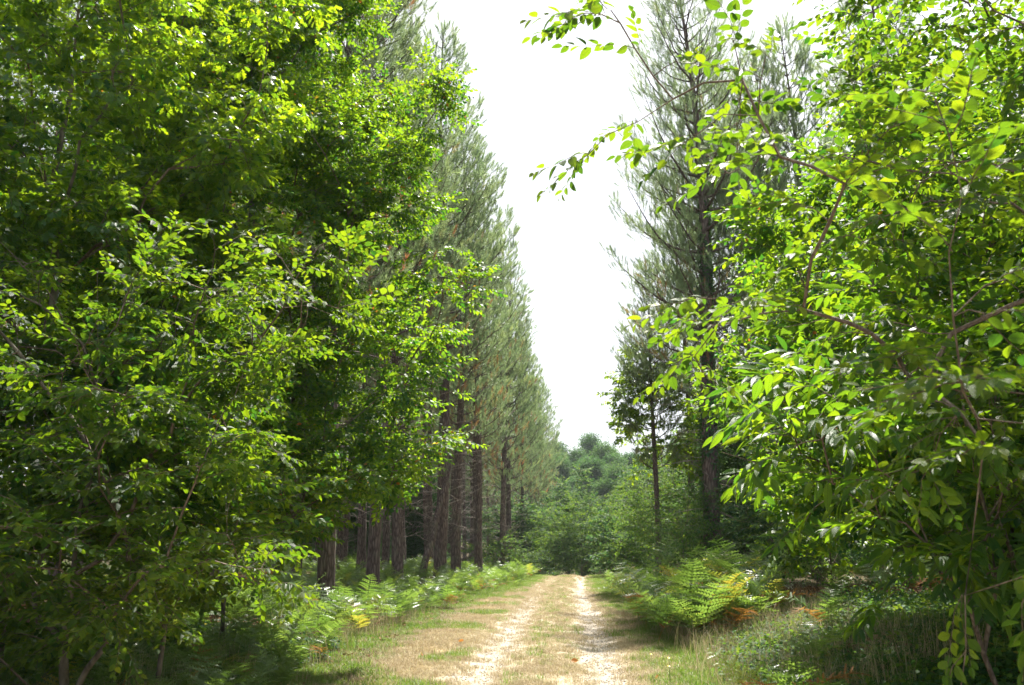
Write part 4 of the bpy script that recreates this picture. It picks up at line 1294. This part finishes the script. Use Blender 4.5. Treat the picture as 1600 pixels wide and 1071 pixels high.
# ------------------------------------------------------------------ grass, ground cover, litter
def grass_patch(name, r, n, size, h, mat, w=0.004, lean=0.5, seed_heads=False):
    p = np.stack([r.uniform(-size, size, n), r.uniform(-size, size, n), np.zeros(n)], -1)
    a = r.uniform(0, 6.28, n); hh = h * r.uniform(0.5, 1.25, n); ln = np.abs(r.normal(0, lean, n))
    d = np.stack([np.cos(a), np.sin(a), 0 * a], -1); s = np.stack([-np.sin(a), np.cos(a), 0 * a], -1)
    up = np.array([0, 0, 1.0])
    m = p + d * (hh * ln * 0.35)[:, None] + up * (hh * 0.55)[:, None]
    e = p + d * (hh * ln)[:, None] + up * (hh * (1.0 - 0.3 * np.minimum(ln, 1.2)))[:, None]
    V = np.stack([p - s * w / 2, p + s * w / 2, m + s * w * 0.4, m - s * w * 0.4, e], 1).reshape(-1, 3)
    b = np.arange(n)[:, None] * 5
    F = np.concatenate([b + [0, 1, 2], b + [0, 2, 3], b + [3, 2, 4]], 0)
    T = np.repeat(np.clip(r.normal(0.5, 0.22, n), 0, 1), 5)
    return mesh(name, V, F, mat, None, False, {'tint': ('FLOAT', T)})
rg = np.random.default_rng(88)
LIB_DRY = library('dry_tufts', [grass_patch('dry_tuft', rg, 70, 0.13, 0.065, M_STRAW, 0.0045, 1.1) for _ in range(4)] + [grass_patch('dry_tuft', rg, 60, 0.13, 0.04, M_STRAW, 0.0045, 1.5) for _ in range(2)])
LIB_GRN = library('green_tufts', [grass_patch('green_tuft', rg, 60, 0.12, 0.085, M_GRASS, 0.005, 0.8) for _ in range(4)])
LIB_TALL = library('tall_tufts', [grass_patch('tall_tuft', rg, 34, 0.26, 0.5, M_STRAW, 0.004, 0.5) for _ in range(3)] + [grass_patch('tall_tuft', rg, 44, 0.24, 0.34, M_GRASS, 0.005, 0.6)])

def scatter_ground(name, lib, nlib, x, y, smin, smax, tilt=0.1, dz=0.0, r=rg):
    n = len(x)
    az = r.uniform(0, 6.28, n)
    fw = np.stack([np.cos(az), np.sin(az), r.normal(0, tilt, n)], -1)
    M = frames(fw, np.tile([[0, 0, 1.0]], (n, 1)) + r.normal(0, tilt, (n, 3)), np.stack([x, y, H(x, y) + dz], -1), r.uniform(smin, smax, n))
    return scatter(name, lib, M, r.integers(0, nlib, n))
def rand_xy(n, dlo, dhi, ylo, yhi, ypow=1.6):
    y = ylo + (yhi - ylo) * rg.random(n) ** ypow
    return track_x(y) + rg.uniform(dlo, dhi, n), y
# dry verge and centre strip
x, y = rand_xy(30000, -3.6, 3.4, 8.5, 62)
d = x - track_x(y)
rutm = np.exp(-((abs(d) - 0.78) / 0.36) ** 2)
thin = (1 - rutm * np.where(d > 0, 1.0, 0.95 - 0.35 * sst(18, 30, y))) * (1 - 0.35 * (abs(d) < 0.7))
VL = np.where(d < 0, 3.1 - 1.5 * sst(20, 42, y), 2.4 - 0.9 * sst(16, 38, y))
green = sst(0, 1.0, abs(d) - VL + 0.9) * np.where(d > 0, 0.50, 0.85) + 0.12 * (d > 1.15) + 0.45 * (snoise(x, y, 0.9, 12) > 0.35) * (abs(d) > 1.1) + 0.5 * sst(1.3, 2.2, d) * (1 - sst(15, 22, y))
u_ = rg.random(len(x)); pat = 0.75 + 0.5 * (snoise(x, y, 1.7, 14) > -0.3)
k1 = (rg.random(len(x)) < thin * pat) & (u_ > green)
green = np.where(abs(d) < 0.45, 0.10, green)
k2 = (rg.random(len(x)) < thin) & (u_ <= green) & ((abs(d) > 0.9) | (abs(d) < 0.45))
cs = abs(d) < 0.5
tag(scatter_ground('dry_grass', LIB_DRY, 6, x[k1], y[k1], 0.55, 1.15), 'short straw-coloured grass on the verges and down the middle of the track', 'grass', kind='stuff')
tag(scatter_ground('green_grass', LIB_GRN, 4, x[k2], y[k2], 0.5, 1.2), 'green grass mixed into the verges beside the track', 'grass', kind='stuff')
# tall pale grass at the edge of bracken and on the right bank
x1, y1 = rand_xy(430, 2.1, 4.6, 9.0, 19, 0.8)
x2, y2 = rand_xy(300, -4.6, -2.9, 8.0, 40, 1.3)
xx = np.concatenate([x1, x2]); yy2 = np.concatenate([y1, y2])
tag(scatter_ground('tall_grass', LIB_TALL, 4, xx, yy2, 0.5, 1.1), 'tall pale grass stems along the edges of the bracken', 'grass', kind='stuff')

# leafy ground cover in the shade
def cover_patch(r, n, size, h, leaf, mat):
    p = np.stack([r.uniform(-size, size, n), r.uniform(-size, size, n), r.uniform(0.01, h, n)], -1)
    a = r.uniform(0, 6.28, n)
    M = frames(np.stack([np.cos(a), np.sin(a), r.normal(0.0, 0.3, n)], -1), np.tile([[0, 0, 1.0]], (n, 1)) + r.normal(0, 0.35, (n, 3)), p, r.uniform(0.6, 1.3, n))
    V, F, U, T = stamp(*leaf_geo(L=leaf, W=leaf * 0.62, nseg=3, fold=0.2, curl=0.2), M, None)
    T = np.repeat(np.clip(r.normal(0.5, 0.2, n), 0, 0.9), 12)
    return mesh('cover_patch', V, F, mat, U, True, {'tint': ('FLOAT', T)})
LIB_COV = library('cover', [cover_patch(rg, 46, 0.16, 0.13, 0.045, M_IVY) for _ in range(3)] + [cover_patch(rg, 30, 0.14, 0.22, 0.06, M_BUSH) for _ in range(3)])
x = np.concatenate([rg.uniform(1.5, 9.5, 11000), rg.uniform(-9, -2.9, 5000)])
y = np.concatenate([3.0 + 15 * rg.random(11000), 4.5 + 10 * rg.random(5000)])
d = x - track_x(y)
keep = (snoise(x, y, 1.1, 20) > -0.6) & (np.where(d > 0, d > 2.1 + 0.2 * snoise(x, y, 1.5, 3) + 0.05 * (y - 6), d < -3.2 - 0.0 * y))
tag(scatter_ground('undergrowth', LIB_COV, 6, x[keep], y[keep], 0.6, 1.25), 'small-leaved bramble and ivy ground cover in the shade of the nearest trees', 'ground cover', kind='stuff')
# fallen leaves
def litter_patch(r, n, size):
    p = np.stack([r.uniform(-size, size, n), r.uniform(-size, size, n), r.uniform(0.004, 0.03, n)], -1)
    a = r.uniform(0, 6.28, n)
    M = frames(np.stack([np.cos(a), np.sin(a), r.normal(0.0, 0.2, n)], -1), np.tile([[0, 0, 1.0]], (n, 1)) + r.normal(0, 0.3, (n, 3)), p, r.uniform(0.6, 1.3, n))
    V, F, U, T = stamp(*leaf_geo(L=0.05, W=0.032, nseg=2, fold=0.3, curl=-0.2), M, None)
    T = np.repeat(r.uniform(0, 1, n), 9)
    return mesh('litter_patch', V, F, M_LITTER, U, True, {'tint': ('FLOAT', T)})
LIB_LIT = library('litter', [litter_patch(rg, 26, 0.22) for _ in range(4)])
x = np.concatenate([rg.uniform(2.0, 9, 2600), rg.uniform(-12, -3.0, 2600)])
y = np.concatenate([3.0 + 20 * rg.random(2600), 4.5 + 24 * rg.random(2600)])
tag(scatter_ground('leaf_litter', LIB_LIT, 4, x, y, 0.8, 1.3), 'brown dead leaves lying under the trees', 'leaf litter', kind='stuff')
# stones of the wheel ruts
def pebble(r):
    t = np.linspace(0, np.pi, 4)[1:-1]; ph = np.arange(6) * np.pi / 3
    V = [[0, 0, 1]] + [[math.sin(a) * math.cos(b), math.sin(a) * math.sin(b), math.cos(a)] for a in t for b in ph] + [[0, 0, -1]]
    V = np.array(V) * r.uniform(0.7, 1.3, (14, 1)) * np.array([0.012, 0.009, 0.006])
    F = [[0, 1 + k, 1 + (k + 1) % 6] for k in range(6)] + [[1 + k, 7 + k, 7 + (k + 1) % 6] for k in range(6)] + [[1 + k, 7 + (k + 1) % 6, 1 + (k + 1) % 6] for k in range(6)] + [[7 + k, 13, 7 + (k + 1) % 6] for k in range(6)]
    return V, np.array(F)
m_st, n_, l_ = new_mat('pale_stone')
o_ = n_.new('ShaderNodeOutputMaterial'); b_ = n_.new('ShaderNodeBsdfPrincipled'); b_.inputs['Roughness'].default_value = 0.85
oi_ = n_.new('ShaderNodeObjectInfo'); r_ = ramp(n_, [(0, (0.28, 0.24, 0.20)), (0.6, (0.55, 0.50, 0.44)), (1, (0.7, 0.66, 0.6))])
l_.new(oi_.outputs['Random'], r_.inputs[0]); l_.new(r_.outputs[0], b_.inputs['Base Color']); l_.new(b_.outputs[0], o_.inputs['Surface'])
LIB_ST = library('stones', [mesh('stone', *pebble(rg), m_st) for _ in range(4)])
n = 5200
y = 9 + 24 * rg.random(n) ** 1.5; sd = np.where(rg.random(n) < 0.5, 0.76, -0.8)
x = track_x(y) + sd + rg.normal(0, 0.2, n)
tag(scatter_ground('gravel', LIB_ST, 4, x, y, 0.5, 1.7, dz=0.008), 'small pale stones lying in the wheel ruts', 'gravel', kind='stuff')
# single orange leaves on the grass
V, F, U, T = leaf_geo(L=0.10, W=0.065, nseg=5, fold=0.3, curl=-0.25)
fl_m = leaf_mat('orange_leaf', [(0, (0.42, 0.15, 0.04)), (1, (0.5, 0.2, 0.05))], [(0, (0.6, 0.25, 0.05)), (1, (0.7, 0.3, 0.05))], 0.3)
flm = mesh('fallen_leaf', V, F, fl_m, U, True, {'tint': ('FLOAT', T)})
for x, y, lab in [(-2.15, 13.6, 'orange fallen leaf on the dry grass left of the track'), (-0.02, 13.0, 'orange fallen leaf on the grass strip beside the right rut'),
                  (1.0, 11.6, 'orange fallen leaf in the shaded grass right of the track'), (-1.75, 15.5, 'pale fallen leaf on the left verge near the rut')]:
    o = link('fallen_leaf', flm, None, (x, y, float(H(x, y)) + 0.06)); o.rotation_euler = (0.9, 0.2, x * 5)
    tag(o, lab, 'leaf')
# small yellow flowers at the right verge
fm, n_, l_ = new_mat('yellow_petal'); o_ = n_.new('ShaderNodeOutputMaterial'); b_ = n_.new('ShaderNodeBsdfPrincipled'); b_.inputs['Base Color'].default_value = (0.8, 0.62, 0.03, 1); l_.new(b_.outputs[0], o_.inputs['Surface'])
def flower():
    pet = []
    for k in range(9):
        a = k * 2 * math.pi / 9; d = np.array([math.cos(a), math.sin(a), 0.25]); s = np.array([-math.sin(a), math.cos(a), 0]) * 0.004
        pet.append(([0, 0, 0] - s * 0.3, [0, 0, 0] + s * 0.3, d * 0.016 + s, d * 0.016 - s))
    V = np.array(pet).reshape(-1, 3); F = np.arange(len(V)).reshape(-1, 4)
    return V, F
Vf, Ff = flower(); head = mesh('flower_head', Vf, Ff, fm)
Vs, Fs, _, _ = tube(np.array([[0, 0, 0], [0.01, 0, 0.12], [0.0, 0.01, 0.24]]), [0.002, 0.0015, 0.001], 4); stem = mesh('stem', Vs, Fs, M_GRASS)
for x, y, s, lab in [(1.10, 11.0, 1.0, 'small yellow flower in the right verge, nearest to the camera'), (1.16, 11.6, 1.1, 'small yellow flower just behind the nearest one in the right verge'),
                     (1.02, 12.4, 0.9, 'small yellow flower furthest along the right verge')]:
    rt_ = empty('yellow_flower', (x, y, float(H(x, y))), 0, lab, 'flower', 'yellow flowers in the right verge')
    rt_.scale = (s, s, s)
    link('stem', stem, rt_); h_ = link('flower_head', head, rt_, (0, 0.01, 0.24)); h_.rotation_euler = (0.4, 0.2, 0)

# ------------------------------------------------------------------ air
def haze(den):
    b = np.array([[x, y, z] for x in (-110, 125) for y in (-30, 330) for z in (-6, 62)], dtype=float)
    F = np.array([[0, 1, 3, 2], [4, 6, 7, 5], [0, 4, 5, 1], [2, 3, 7, 6], [0, 2, 6, 4], [1, 5, 7, 3]])
    m, n, l = new_mat('haze_air')
    out = n.new('ShaderNodeOutputMaterial'); pv = n.new('ShaderNodeVolumePrincipled')
    pv.inputs['Color'].default_value = (0.86, 0.93, 1.0, 1); pv.inputs['Density'].default_value = den
    pv.inputs['Anisotropy'].default_value = 0.1
    l.new(pv.outputs[0], out.inputs['Volume'])
    tag(link('haze', mesh('haze', b, F, m)), 'thin pale haze between the trees', kind='stuff')
HAZE = 0.00022
if HAZE: haze(HAZE)
